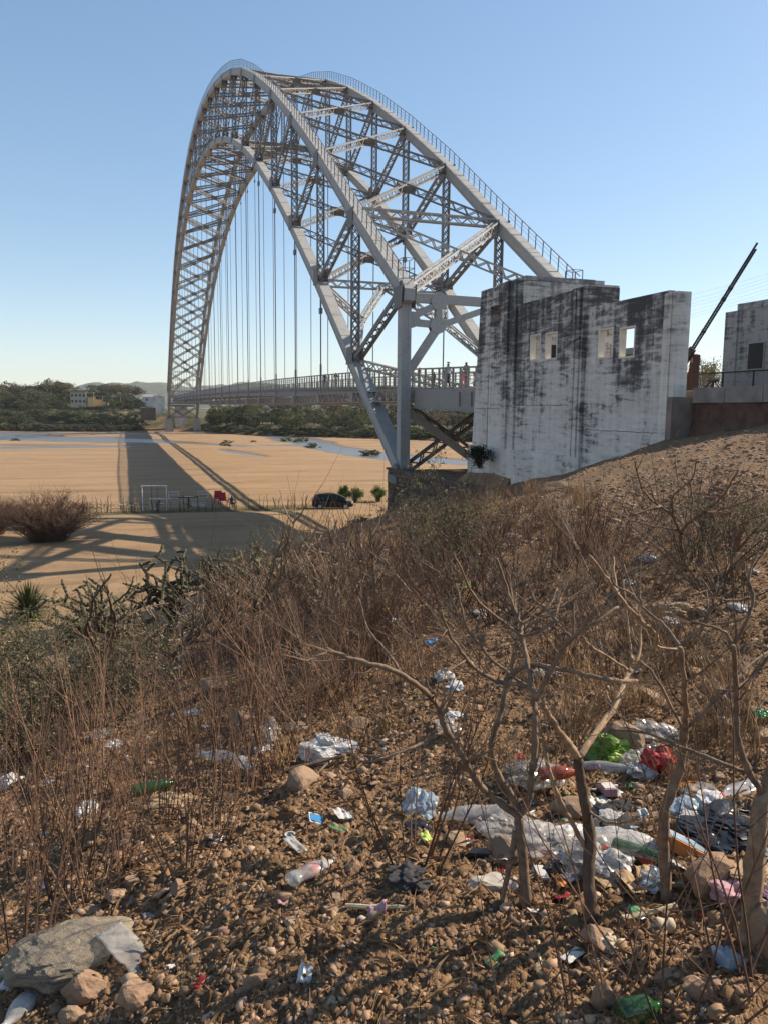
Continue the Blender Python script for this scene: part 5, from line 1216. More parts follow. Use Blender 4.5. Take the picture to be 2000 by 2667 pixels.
def build_tufts():
    vs_ = [tuft_mesh(800+i) for i in range(5)]; rnd = random.Random(33); c = 0
    while c < 130:
        x, y = (rnd.uniform(1000,1560), rnd.uniform(1275,1440)) if c < 75 else (rnd.uniform(500,1950), rnd.uniform(1400,2050)); p = G(x, y)
        if p.z < -4 or p.y < 1.0: continue
        D = (p-Vector(CAM)).length; o = link('dry_grass_tuft', vs_[rnd.randrange(5)]); k = rnd.uniform(.5,1.0)*(1.25 if D > 15 else .7); o.location = p; o.scale = (k*1.2,k*1.2,k); o.rotation_euler = (rnd.uniform(-.15,.15),rnd.uniform(-.15,.15),rnd.uniform(0,6.3)); c += 1
        z_ = 'below the stone wall' if x < 1250 and y < 1440 else 'below the white tower' if y < 1440 and x < 1560 else 'among the dry shrubs left of the forked trees' if x < 1150 else 'behind the forked trees'
        tag(o, 'tuft of straw-coloured dry grass '+z_, 'grass tuft', 'dry grass tufts')
build_tufts()
SPL = [shrub_mesh('thin_sapling', 140+i, 4, .95, .3, 2, .0042, 'twig', .45, 4, .05) for i in range(4)]
build_thicket()

# --- green acacia scrub
def acacia_mesh(seed, H, W, nb, leaves, leaf='leaf_olive', dens=1.0):
    rnd = random.Random(seed); br = MB(); lf = MB(); th = MB()
    def grow(p, d, L, r, lvl):
        k = 6; pts = [p.copy()]; dd = d.copy()
        for i in range(k): dd = (dd + rvec(rnd, .26)).normalized(); pts.append(pts[-1]+dd*L/k)
        br.tube(pts, [r*(1-.75*i/k) for i in range(k+1)], 4 if lvl == 0 else 3, cap=False)
        if lvl >= 1:
            for j in range(int(leaves*L*dens)):
                t = rnd.random(); i = min(k-1, int(t*k)); q = pts[i].lerp(pts[i+1], t*k-i); 
                for _ in range(3): leafquad(lf, q+rvec(rnd,.022), rnd.uniform(.018,.042), rnd, .5)
            for j in range(int(9*L)):
                t = rnd.random(); i = min(k-1, int(t*k)); q = pts[i].lerp(pts[i+1], t*k-i); e = q+rvec(rnd, rnd.uniform(.03,.06)); th.tube([q, e], [.0022,.0006], 3, cap=False)
        if lvl < 3:
            for j in range(nb if lvl == 0 else 4):
                t = rnd.uniform(.2,.98); i = min(k-1, int(t*k)); q = pts[i].lerp(pts[i+1], t*k-i); o_ = ((pts[i+1]-pts[i]).normalized()*.6 + rvec(rnd, .9)); o_.z *= .7; grow(q, o_.normalized(), L*rnd.uniform(.35,.6), r*.5, lvl+1)
    for i in range(5):
        a = rnd.uniform(0,6.283); d = Vector((math.cos(a)*W/H*.55, math.sin(a)*W/H*.55, 1)).normalized(); grow(Vector((0,0,-.03)), d, H*rnd.uniform(.7,1), .014, 0)
    return br.mesh('branches', M['bark_dark']), lf.mesh('foliage', M[leaf]), th.mesh('thorns', M['thorn'])
AC = [acacia_mesh(200+i, 1.35, 1.6, 5, 13) for i in range(3)]
def build_acacias():
    spec = [(30,1800,1.15,'thorny green acacia scrub at the left edge, uppermost'),(110,1890,1.1,'thorny green acacia scrub beside the left edge, lowest'),(200,1835,1.15,'thorny green acacia scrub left of the grey forked tree'),(-40,1900,1.2,'thorny green acacia scrub cut by the left edge'),(290,1760,.95,'sparse green acacia scrub behind the grey forked tree'),(100,1730,1.0,'thorny green acacia scrub below the spiky green tussock'),
            (1170,1490,.95,'wide green acacia scrub in the middle of the thicket below the stone wall'),(1085,1400,.55,'green acacia scrub against the foot of the stone wall'),(1240,1500,1.0,'small green acacia scrub right of the wide one in mid thicket'),(610,1530,.9,'green acacia scrub at the brink of the slope above the sand'),(60,1985,.85,'thorny olive scrub low at the left edge'),(170,1965,.8,'thorny olive scrub below the grey forked tree'),(-20,1700,1.1,'thorny olive scrub high at the left edge'),(335,1860,.75,'thorny olive scrub right of the grey forked tree'),(225,1720,1.0,'thorny olive scrub behind the grey forked tree'),(1880,1500,.7,'low olive scrub under the bare tree on the right slope')]
    for i, (x, y, s, lab) in enumerate(spec):
        p = G(x, y); t = thing('acacia_shrub', lab, 'shrub', p, i*1.9); k = p and (Vector(p)-Vector(CAM)).length; f = s*(1 if k < 14 else 1.25); t.scale = (f,f,f)
        a = AC[i % 3]
        for nm, me in zip(('branches','foliage','thorns'), a):
            q = link(nm, me, t)
            if nm == 'thorns': q['kind'] = 'stuff'
build_acacias()

# --- spiky tussock, cactus
def build_spiky():
    rnd = random.Random(31); p = onZ(75, 1590, -5.4); p.z = z1(p.x, p.y); t = thing('spiky_tussock', 'spiky green wild date palm tussock at the left edge', 'palm', p); hh = .35
    m = MB(); m.tube([(0,0,-.1),(0,0,hh*.6),(.03,0,hh)], [.10,.09,.07], 8); m.build('stem', M['bark_dark'], t)
    m = MB()
    for i in range(420):
        a = rnd.uniform(0,6.283); el = rnd.uniform(-.25,1.45); L = rnd.uniform(.9,1.75); d = Vector((math.cos(a)*math.cos(el), math.sin(a)*math.cos(el), math.sin(el))); s = d.cross(Vector((0,0,1))).normalized()*.032
        b = Vector((0,0,hh)); mid = b+d*L*.55; tip = b+d*L-Vector((0,0,.12*math.cos(el)*L)); m.add([b-s*.5, b+s*.5, mid+s, mid-s, tip], [(0,1,2,3),(3,2,4)])
    m.build('leaves', M['blade'], t)
def build_cacti():
    def cactus(p, seed, H, lab, lean):
        rnd = random.Random(seed); t = thing('jointed_cactus', lab, 'cactus', p); m = MB(); w = MB()
        def seg(a, d, L, r, mm):
            k = 8; pts = []; rr = []
            for i in range(k+1):
                u = i/k; pts.append(a+d*L*u+rvec(rnd, .008)); rr.append(1.15*r*(.55+.5*math.sin(math.pi*(.1+.8*u)))*(1+.22*(-1)**i))
            mm.tube(pts, rr, 6); return pts[-1]
        def grow(a, d, lvl, r):
            L = rnd.uniform(.16,.3)*(1.25 if lvl == 0 else 1); e = seg(a, d, L, r, w if lvl < 2 else m)
            for j in range(rnd.randrange(2)+ (2 if lvl < 3 else 1 if lvl < 5 else 0)):
                dd = (d*.8+rvec(rnd, .95)+Vector((0,0,.12))).normalized(); grow(a+(e-a)*rnd.uniform(.6,1), dd, lvl+1, max(.020, r*.86))
        for q in range(3):
            d = (Vector(lean)+rvec(rnd,.5)+Vector((0,0,.8))).normalized(); a = Vector((rnd.uniform(-.2,.2),rnd.uniform(-.2,.2),0)); e = seg(a-Vector((0,0,.1)), d, H*.45, .050, w); grow(e, d, 1, .042); grow(a+(e-a)*.6, (d+rvec(rnd,.8)).normalized(), 2, .036)
        m.build('joints', M['cactus'], t); w.build('stem', M['bark_dark'], t)
    for i, (x, y, D, H, lab, ln) in enumerate(((440,1590,14.5,1.25,'tall jointed cactus in the middle of the cactus clump above the sand',(-.1,.1,0)),(360,1640,12.5,.95,'lower jointed cactus at the left of the cactus clump',(.1,.4,0)),(600,1600,15,1.0,'jointed cactus at the right end of the clump, on the brink',(-.1,-.3,0)),(520,1560,16,.9,'jointed cactus leaning between the two taller ones',(.1,-.4,.0)))):
        p = at(x, y, D); g = z1(p.x, p.y); p.z = g; cactus(p, 300+i, H+max(0, (at(x,y,D).z-g)*.9), lab, ln)
build_spiky(); build_cacti()

# --- bare forked trees of the right foreground, traced branch by branch
def traced(name, label, base, lines, seed, amp=.22, twigs=True, mat='bark', D0=None):
    rnd = random.Random(seed); b = G(*base); D = float((np.array(b)-CAM)@FW) if D0 is None else D0
    t = thing(name, label, 'tree', b); inv = Vector(b)
    fld = lambda x, y: float(vnoise(np.array([x/260+seed]), np.array([y/260+seed*1.7]), seed)[0])
    f0 = fld(*base); tr = MB(); bs = MB(); tw = MB()
    for li, (w0, w1, pts) in enumerate(lines):
        drift = 0 if li == 0 else rnd.uniform(-.28,.28)*D/2.6; P = []; n = len(pts); rad = []
        for i, (x, y) in enumerate(pts):
            u = i/(n-1); d = D + (fld(x,y)-f0)*amp*2*D/2.6*min(1, abs(y-base[1])/300) + drift*u; P.append(at(x, y, d)-inv); rad.append((w0+(w1-w0)*u)/2*d/FPX)
        # smooth the polyline
        Q = []; R_ = []
        for i in range(n-1):
            p0, p1, p2, p3 = P[max(0,i-1)], P[i], P[i+1], P[min(n-1,i+2)]
            for k in range(5):
                u = k/5; u2, u3 = u*u, u*u*u
                q = .5*((2*p1)+(p2-p0)*u+(2*p0-5*p1+4*p2-p3)*u2+(3*p1-p0-3*p2+p3)*u3); Q.append(q+rvec(rnd, .0022*D/2.6)); R_.append((rad[i]*(1-u)+rad[i+1]*u)*rnd.uniform(.87,1.13))
        Q.append(P[-1]); R_.append(rad[-1]); 
        if li == 0: Q[0] = Q[0]-Vector((0,0,.06)); R_[0] *= 1.35; R_[1] *= 1.12
        (tr if li == 0 else bs).tube(Q, R_, 8 if w0 > 16 else 6)
        if twigs and li > 0:
            for k in range(max(2, len(Q)//3)):
                i = rnd.randrange(len(Q)//3, len(Q)-1); d = (Q[i+1]-Q[i]).normalized(); e = (d+rvec(rnd,.8)).normalized(); L = rnd.uniform(.03,.22)*D/2.6; r = min(R_[i]*.45, .0035*D/2.6)
                tw.tube([Q[i], Q[i]+e*L*.5+rvec(rnd,.01), Q[i]+e*L+Vector((0,0,L*.15))], [r, r*.7, r*.35], 4)
    tr.build('trunk', M[mat], t, True); bs.build('limbs', M[mat], t, True)
    if tw.v: tag(tw.build('twigs', M[mat], t), kind='stuff')
    return t
def build_traced():
    traced('bare_tree', 'bare pale-barked tree with the widest fork, leftmost of the right foreground', (1369,2358), [
        (34,24,[(1369,2358),(1362,2237),(1354,2170),(1348,2120)]),(20,12,[(1348,2127),(1296,2088),(1250,2045),(1214,1992),(1190,1945),(1157,1895),(1138,1840),(1092,1790),(1020,1745),(925,1720),(850,1690)]),
        (19,10,[(1350,2115),(1330,2069),(1294,2016),(1280,1955),(1284,1915),(1306,1851),(1320,1779),(1340,1750),(1378,1733),(1427,1738),(1508,1754),(1586,1771),(1658,1774)]),
        (22,15,[(1352,2120),(1372,2095),(1383,2035),(1390,1972),(1393,1875),(1393,1822)]),(15,7,[(1393,1822),(1369,1711),(1357,1658),(1354,1624),(1330,1566),(1313,1513),(1292,1455)]),(9,5,[(1354,1624),(1383,1610),(1427,1581),(1451,1533)]),
        (15,7,[(1393,1822),(1431,1754),(1460,1697),(1489,1663),(1537,1629),(1610,1581)]),(9,5,[(1489,1663),(1460,1634),(1431,1595),(1393,1566),(1378,1528)]),(8,4,[(1492,1663),(1494,1620),(1494,1571)]),(9,5,[(1360,1660),(1431,1629),(1450,1590),(1460,1557)]),
        (13,6,[(1391,1820),(1383,1793),(1296,1774),(1248,1750),(1219,1721),(1200,1697),(1165,1640),(1150,1590)]),(11,5,[(1388,1800),(1359,1779),(1282,1721),(1243,1672),(1214,1634),(1200,1576),(1187,1520)]),(9,4,[(1357,1655),(1296,1610),(1238,1557),(1200,1484),(1180,1440)]),
        (18,10,[(1345,2165),(1325,2262),(1299,2377),(1277,2430),(1240,2465)]),(12,6,[(1299,2377),(1330,2411),(1383,2435),(1392,2480)]),(9,5,[(1345,2235),(1320,2248),(1263,2237)]),(11,5,[(1214,1992),(1225,1978),(1290,1950)]),(10,5,[(1160,1900),(1100,1935),(1040,1960),(960,1985),(900,1960)]),(8,4,[(1040,1748),(1010,1700),(960,1640),(935,1560)]),(7,3,[(1120,1800),(1090,1720),(1075,1640)])], 11)
    traced('bare_tree', 'bare tree second from left, its stem splitting in a V low down', (1540,2392), [
        (34,27,[(1540,2392),(1533,2286),(1537,2189),(1523,2093),(1508,2006),(1504,1970)]),(21,14,[(1504,1975),(1470,1924),(1441,1885),(1412,1832)]),(20,13,[(1506,1972),(1547,1914),(1600,1841),(1629,1769),(1648,1740)]),
        (9,5,[(1640,1750),(1605,1725),(1537,1682),(1518,1658)]),(13,6,[(1648,1740),(1682,1711),(1706,1682),(1708,1653),(1663,1610),(1615,1557),(1576,1499),(1533,1446)]),(10,6,[(1655,1735),(1667,1690),(1667,1624)]),(9,4,[(1650,1720),(1643,1696),(1629,1586),(1624,1510)]),
        (15,9,[(1523,2209),(1494,2155),(1470,2107),(1441,2045),(1417,1948),(1407,1900)]),(9,5,[(1530,2110),(1580,2143),(1625,2142),(1663,2134)]),(7,4,[(1706,1682),(1740,1690),(1765,1688)]),(7,3,[(1614,1560),(1600,1500),(1598,1450)])], 12)
    traced('bare_tree', 'bare tree third from left, rising straight and dark past the red bag', (1735,2344), [
        (30,20,[(1735,2344),(1730,2237),(1730,2117),(1745,2073),(1769,2006),(1779,1948),(1784,1890)]),(18,13,[(1784,1890),(1786,1850),(1781,1779),(1771,1687)]),(11,5,[(1771,1687),(1730,1629),(1692,1600),(1648,1547),(1624,1470)]),
        (11,5,[(1772,1687),(1793,1663),(1832,1629),(1850,1590),(1856,1557),(1827,1508)]),(11,6,[(1783,1900),(1827,1860),(1899,1788),(1971,1716),(2010,1695)]),(10,6,[(1783,1900),(1774,1889),(1706,1764),(1668,1721)]),(8,4,[(1835,1629),(1900,1620),(1960,1605)]),(6,3,[(1650,1550),(1600,1520),(1590,1470)])], 13)
    traced('bare_tree', 'thick bare tree cut by the right edge', (1952,2455), [
        (52,40,[(1952,2455),(1962,2286),(1976,2141),(1992,2069),(2030,1980)]),(20,13,[(1990,2075),(1952,2011),(1933,1963),(1918,1900),(1918,1803),(1909,1682)]),(10,5,[(1909,1684),(1889,1648),(1841,1629),(1800,1622)]),(10,5,[(1909,1682),(1940,1630),(1962,1560),(1952,1500),(1991,1393)]),
        (12,7,[(1950,2010),(1938,2011),(1851,1977),(1774,1946),(1682,1910),(1586,1899)]),(14,8,[(1915,1800),(1960,1760),(2010,1700)]),(9,4,[(1952,1557),(1900,1565),(1865,1557)])], 14)
    traced('bare_tree', 'small bare tree standing alone on the upper right slope', (1786,1489), [
        (13,10,[(1786,1489),(1774,1431),(1774,1393)]),(9,4,[(1774,1393),(1750,1340),(1706,1311),(1672,1272),(1653,1200)]),(9,4,[(1774,1393),(1790,1364),(1822,1340),(1875,1301),(1923,1224)]),(7,3,[(1752,1345),(1755,1290),(1800,1250),(1815,1200)]),(7,3,[(1800,1355),(1803,1300),(1795,1250)]),(6,3,[(1720,1318),(1640,1340),(1620,1310)]),(6,3,[(1765,1380),(1700,1370),(1630,1352)]),(6,3,[(1830,1338),(1900,1320),(1980,1290)]),(8,4,[(1810,1480),(1840,1420),(1900,1380),(1990,1340)]),(7,3,[(1850,1420),(1880,1350),(1885,1310)]),(6,2,[(1706,1311),(1690,1260),(1640,1240)])], 15, amp=.3)
    traced('bare_tree', 'grey forked bare tree among the green scrub on the left', (250,1830), [
        (16,12,[(250,1830),(262,1760),(268,1705)]),(12,5,[(268,1705),(240,1670),(225,1640),(238,1600),(244,1560),(290,1495)]),(12,5,[(268,1705),(290,1670),(300,1620),(290,1580),(280,1540),(268,1510)]),(8,3,[(296,1640),(340,1600),(390,1580),(440,1572)]),(8,3,[(300,1625),(350,1660),(400,1690),(440,1670)]),(7,3,[(240,1670),(200,1650),(170,1610)]),(7,3,[(262,1760),(310,1730),(370,1720)]),(6,3,[(290,1575),(330,1545),(350,1500)])], 16, amp=.3, mat='twig_grey')
    for i, (x, y, D, lab) in enumerate(((660,1640,10,'leafless branching shrub at the brink left of centre'),(760,1560,11,'leafless branching shrub in front of the hollow'),(860,1640,9,'leafless branching shrub mid thicket left of centre'),(980,1580,10,'leafless branching shrub in the centre of the thicket'),(560,1700,8.5,'leafless branching shrub below the cactus clump'),(440,1760,7.8,'leafless branching shrub right of the grey forked tree'))):
        rnd = random.Random(400+i); L = [(13,9,[(x,y),(x+rnd.uniform(-8,8),y-45)])]; top = (x+rnd.uniform(-8,8), y-45); L[0][2][1] = top
        for k in range(7):
            a = rnd.uniform(-1.15,1.15); l = rnd.uniform(120,210); pts = [top]; q = top
            for s in range(4): a2 = a+rnd.uniform(-.3,.3)-a*.12*s; q = (q[0]+math.sin(a2)*l/4, q[1]-math.cos(a2)*l/4); pts.append(q)
            L.append((8,3,pts))
            for j in range(3):
                c = pts[rnd.randrange(1,4)]; a3 = a+rnd.choice([-1,1])*rnd.uniform(.3,.8); l2 = l*rnd.uniform(.25,.5); L.append((5,2,[c,(c[0]+math.sin(a3)*l2*.5,c[1]-math.cos(a3)*l2*.5),(c[0]+math.sin(a3*.7)*l2,c[1]-math.cos(a3*.7)*l2)]))
        traced('branching_shrub', lab, (x,y), L, 20+i, amp=.5, mat='twig_grey')['category'] = 'shrub'
build_traced()

# --- dry straw and stalks strewn over the slope
def build_straw():
    rnd = random.Random(91); m = MB(); n = 4600; xs = np.array([rnd.uniform(-100,2100) for _ in range(n)]); Ds = np.exp(np.array([rnd.uniform(math.log(1.8), math.log(34)) for _ in range(n)]))
    P = CAM[None,:2] + Ds[:,None]*np.array([[math.cos(YAW), math.sin(YAW)]]) + ((xs-1000)/FPX*Ds)[:,None]*RT[None,:2]; Z = zg(P[:,0], P[:,1])
    for i in range(n):
        if Z[i] < -4.5 or P[i,1] < .9: continue
        a = rnd.uniform(0,6.283); L = rnd.uniform(.02,.09)*(1+Ds[i]*.10); w = .0010+.0010*Ds[i]**.5; d = Vector((math.cos(a), math.sin(a), rnd.uniform(-.05,.35))).normalized(); s = d.cross(Vector((0,0,1))).normalized()*w; p = Vector((P[i,0], P[i,1], Z[i]+.008)); q = p+d*L; q.z = max(q.z, float(Z[i])+.006)
        m.add([p-s, p+s, p.lerp(q,.5)+s+Vector((0,0,.01)), q, p.lerp(q,.5)-s+Vector((0,0,.01))], [(0,1,2,3,4)])
    lf = MB()
    for i in range(0, n):
        if Z[i] < -4.5 or P[i,1] < .9: continue
        for k in range(2):
            q = Vector((P[i,0]+rnd.gauss(0,.12)*Ds[i]**.5, P[i,1]+rnd.gauss(0,.12)*Ds[i]**.5, 0)); lf.v.append((q.x, q.y, 0.0))
    A = np.array(lf.v); zz = zg(A[:,0], A[:,1]); dd = np.hypot(A[:,0]-CAM[0], A[:,1]-CAM[1]); lf = MB()
    for (x, y, _), z, d in zip(A, zz, dd): leafquad(lf, Vector((x, y, z+.008)), rnd.uniform(.012,.032)*(1+.07*d), rnd, .5)
    tag(lf.build('leaf_litter', M['twig']), 'dead brown leaf bits scattered over the slope', kind='stuff')
    tag(m.build('dry_straw', M['straw']), 'dry straw and broken stalks strewn over the slope', kind='stuff')
build_straw()

# ---------------------------------------------------------------- stones
import bmesh
from mathutils import noise as mnoise
def rock_mesh(name, seed, mat, sub=2, cuts=9, rough=.06, flat=.8, keep=.62):
    rnd = random.Random(seed); bm = bmesh.new(); bmesh.ops.create_icosphere(bm, subdivisions=sub, radius=1)
    pl = [(rvec(rnd), rnd.uniform(keep, .92)) for _ in range(cuts)]
    for v in bm.verts:
        for n, d in pl:
            k = v.co.dot(n)
            if k > d: v.co -= n*(k-d)
        q = v.co*1.7+Vector((seed*1.3, seed*.7, 0)); v.co *= 1+.16*mnoise.fractal(q, .9, 2.1, 5)+rnd.uniform(-rough, rough)*.5; v.co.z *= flat
    me = bpy.data.meshes.new(name); bm.to_mesh(me); bm.free(); me.materials.append(M[mat]); return me
SM = [rock_mesh('stone', 500+i, 'stone', 3, 16, .012, random.Random(i).uniform(.55,.9), .42) for i in range(14)]
def build_stones():
    rnd = random.Random(61); c = 0; n = 0
    lab = {0:'small angular brown stone loose on open soil',1:'loose brown stone between the dry stems'}
    while c < 292:
        x = rnd.uniform(-40, 2040); D = math.exp(rnd.uniform(math.log(1.75), math.log(11))); P = CAM[:2] + D*np.array([math.cos(YAW), math.sin(YAW)]) + (x-1000)/FPX*D*RT[:2]
        r = math.exp(rnd.gauss(math.log(.014), .55)); r = min(r, .05)*(1+.09*D)
        if r*FPX/D < 6: continue
        z = z1(P[0], P[1]); o = link('stone', SM[rnd.randrange(14)]); o.location = (P[0], P[1], z+r*.12); o.scale = (r*rnd.uniform(.8,1.3), r*rnd.uniform(.7,1.1), r*rnd.uniform(.65,.95)); o.rotation_euler = (rnd.uniform(-.5,.5), rnd.uniform(-.5,.5), rnd.uniform(0,6.28)); k = 0 if D < 4.5 else 1
        xz = int(np.searchsorted([450,900,1250,1650], x)); l = lab[k]+' '+(['beside the granite boulder','left of the clear bottle and packet','around the dark stem clump','around the forked trees','by the burnt patch at right'] if k == 0 else ['below the left scrub','below the cactus clump','in mid slope','behind the forked trees','below the lone tree'])[xz]
        tag(o, l, 'stone', 'loose stones on the open soil' if k == 0 else 'loose stones between the stems'); c += 1
    # gravel: thousands of pebbles joined
    ico = bmesh.new(); bmesh.ops.create_icosphere(ico, subdivisions=1, radius=1); bv = np.array([v.co[:] for v in ico.verts]); bf = np.array([[v.index for v in f.verts] for f in ico.faces]); ico.free()
    N = 31000; R = np.random.RandomState(5); xs = R.uniform(-80, 2080, N); Ds = np.exp(R.uniform(math.log(1.7), math.log(13), N)); r = np.exp(R.normal(math.log(.0043), .62, N))*(1+.16*Ds)
    P = CAM[None,:2] + Ds[:,None]*np.array([[math.cos(YAW), math.sin(YAW)]]) + ((xs-1000)/FPX*Ds)[:,None]*RT[None,:2]
    clump = fbm(P[:,0]*.9, P[:,1]*.9, 15, 3); keep = clump > R.uniform(-.45, .5, N); P = P[keep]; r = np.clip(r[keep], .003, .032); N = len(P)
    Z = zg(P[:,0], P[:,1]); V = bv[None]*(1+R.uniform(-.45,.35,(N,12,1))); sc = r[:,None]*np.stack([R.uniform(.7,1.3,N), R.uniform(.7,1.2,N), R.uniform(.5,.85,N)], -1)
    an = R.uniform(0, 6.28, N); V = V*sc[:,None,:]; ca, sa = np.cos(an)[:,None], np.sin(an)[:,None]; X = V[:,:,0]*ca-V[:,:,1]*sa; Y = V[:,:,0]*sa+V[:,:,1]*ca
    W = np.stack([X+P[:,0,None], Y+P[:,1,None], V[:,:,2]+Z[:,None]+r[:,None]*.15], -1).reshape(-1,3); F = (bf[None]+(np.arange(N)*12)[:,None,None]).reshape(-1,3)
    me = bpy.data.meshes.new('gravel'); me.vertices.add(len(W)); me.vertices.foreach_set('co', W.ravel()); me.loops.add(F.size); me.loops.foreach_set('vertex_index', F.ravel()); me.polygons.add(len(F)); me.polygons.foreach_set('loop_start', np.arange(len(F))*3); me.update(calc_edges=True); me.materials.append(M['gravel'])
    tag(link('gravel', me), 'brown pebbles and gravel covering the slope', kind='stuff')
    # soil crumbs: the rough broken surface of the dry earth
    ov = np.array([(1,0,0),(0,1,0),(-1,0,0),(0,-1,0),(0,0,1)], float); of = np.array([(0,1,4),(1,2,4),(2,3,4),(3,0,4)])
    N = 90000; xs = R.uniform(-80, 2080, N); Ds = np.exp(R.uniform(math.log(1.7), math.log(8.5), N)); r = np.clip(np.exp(R.normal(math.log(.0042), .5, N))*(1+.16*Ds), .002, .02)
    P = CAM[None,:2] + Ds[:,None]*np.array([[math.cos(YAW), math.sin(YAW)]]) + ((xs-1000)/FPX*Ds)[:,None]*RT[None,:2]; Z = zg(P[:,0], P[:,1]); an = R.uniform(0, 6.28, N)
    V = ov[None]*(1+R.uniform(-.5,.5,(N,5,1)))*r[:,None,None]; ca, sa = np.cos(an)[:,None], np.sin(an)[:,None]; W = np.stack([V[:,:,0]*ca-V[:,:,1]*sa+P[:,0,None], V[:,:,0]*sa+V[:,:,1]*ca+P[:,1,None], V[:,:,2]*.9+Z[:,None]-.001], -1).reshape(-1,3); F = (of[None]+(np.arange(N)*5)[:,None,None]).reshape(-1,3)
    me = bpy.data.meshes.new('soil_crumbs'); me.vertices.add(len(W)); me.vertices.foreach_set('co', W.ravel()); me.loops.add(F.size); me.loops.foreach_set('vertex_index', F.ravel()); me.polygons.add(len(F)); me.polygons.foreach_set('loop_start', np.arange(len(F))*3); me.update(calc_edges=True)
    t = NT('crumb'); g = t.n('ShaderNodeNewGeometry'); t.col(t.ramp(g.outputs['Random Per Island'], [(0, (.10,.058,.031)), (.5, (.20,.118,.062)), (.9, (.29,.18,.10)), (1, (.36,.25,.16))])); t.set(Roughness=.95, Specular_IOR_Level=.1); me.materials.append(t.m)
    tag(link('soil_crumbs', me), 'dry crumbled soil over the foreground slope', kind='stuff')
    # clods and chips farther up the slope
    N = 15000; xs = R.uniform(300, 2100, N); Ds = np.exp(R.uniform(math.log(11), math.log(33), N)); r = np.clip(np.exp(R.normal(math.log(.020), .6, N)), .006, .08)
    P = CAM[None,:2] + Ds[:,None]*np.array([[math.cos(YAW), math.sin(YAW)]]) + ((xs-1000)/FPX*Ds)[:,None]*RT[None,:2]; Z = zg(P[:,0], P[:,1]); keep = (Z > -4) & (P[:,1] > .3); P, Z, r = P[keep], Z[keep], r[keep]; N = len(P)
    V = bv[None]*(1+R.uniform(-.45,.35,(N,12,1)))*(r[:,None]*np.stack([R.uniform(.8,1.8,N), R.uniform(.8,1.6,N), R.uniform(.4,.8,N)], -1))[:,None,:]; W = (V+np.stack([P[:,0], P[:,1], Z], -1)[:,None,:]).reshape(-1,3); F = (bf[None]+(np.arange(N)*12)[:,None,None]).reshape(-1,3)
    me = bpy.data.meshes.new('clods'); me.vertices.add(len(W)); me.vertices.foreach_set('co', W.ravel()); me.loops.add(F.size); me.loops.foreach_set('vertex_index', F.ravel()); me.polygons.add(len(F)); me.polygons.foreach_set('loop_start', np.arange(len(F))*3); me.update(calc_edges=True); me.materials.append(M['gravel'])
    tag(link('clods', me), 'earth clods and stone chips on the upper slope', kind='stuff')
    def rock(name, label, x, y, sx, sy, sz, mat, seed, rz=0, sink=.3, tilt=(0,0), sub=3):
        p = G(x, y); o = link(name, rock_mesh(name, seed, mat, sub, 11 if mat != 'granite' else 6, .012, 1, .66 if mat != 'granite' else .78)); o.location = p+Vector((0,0,sz*(1-2*sink)*.5)); o.scale = (sx,sy,sz); o.rotation_euler = (tilt[0],tilt[1],rz+YAW); tag(o, label, 'rock')
    rock('boulder', 'large speckled granite boulder in the lower left corner', 195, 2495, .16, .235, .10, 'granite', 601, .3, .46, (0,.12), 5)
    rock('rock', 'dark brown pitted rock below the granite boulder', 225, 2580, .06, .075, .055, 'stone', 602, 0, .35, (0,0), 4)
    rock('rock', 'smooth flat tan river stone left of the forked tree base', 1280, 2315, .05, .10, .042, 'concrete', 603, .1, .3)
    rock('rock', 'grey angular rock behind the green bag', 1625, 1945, .12, .10, .11, 'stone', 604)
    rock('rock', 'big pale pitted rock leaning beside the blue carton', 1850, 2300, .07, .10, .085, 'stone', 605, .5)
    rock('rock', 'grey flat-topped rock near the dead branch left of centre', 790, 2045, .09, .08, .07, 'stone', 606)
    rock('rock', 'reddish angular stone right of the dark pitted rock', 355, 2600, .05, .055, .045, 'stone', 607)
    rock('rock', 'wedge-shaped brown stone at the bottom left of centre', 665, 2575, .025, .04, .045, 'stone', 608, .6)
    rock('rock', 'brown rock under the amber bottle', 1490, 2120, .055, .10, .06, 'stone', 609)
    rock('rock', 'grey-tan rock standing beside the black shoe', 1300, 2235, .05, .06, .07, 'stone', 610)
    rock('rock', 'round cream stone in the lower right corner', 1855, 2590, .03, .038, .034, 'stone', 611)
    rock('rock', 'grey rounded stone touching the cream stone', 1815, 2585, .035, .04, .032, 'stone', 612)
    rock('rock', 'pinkish boulder cut by the right edge beside the thick tree', 1990, 2460, .07, .05, .10, 'stone', 613)
    rock('rock', 'reddish stone at the bottom edge left of centre', 185, 2655, .03, .05, .03, 'stone', 614)
    rock('rock', 'tall brown stone in the bottom right of the open soil', 1570, 2620, .03, .035, .05, 'stone', 615)
    rock('rock', 'long flat rock half buried on the slope below the tower', 1450, 1275, .35, .7, .2, 'stonework', 616, .5)
    for i, (x, y, r) in enumerate(((470,2320,.05),(420,2335,.045),(350,2300,.045),(300,2340,.05),(860,2120+90,.03),(930,2270,.045),(1190,2200,.06),(1960,1870,.10),(1900,1890,.08),(1990,1930,.09),(1860,1800,.10),(1700,1830,.11),(640,1880,.13),(780,1900,.10),(560,1790,.16),(930,1900,.09))):
        o = link('rock', SM[i % 14]); o.location = G(x, y)+Vector((0,0,r*.2)); o.scale = (r,r*.9,r*.8); o.rotation_euler = (.2,.1,i); tag(o, 'fist-sized angular rock standing out among the gravel', 'rock', 'fist-sized rocks')
build_stones()

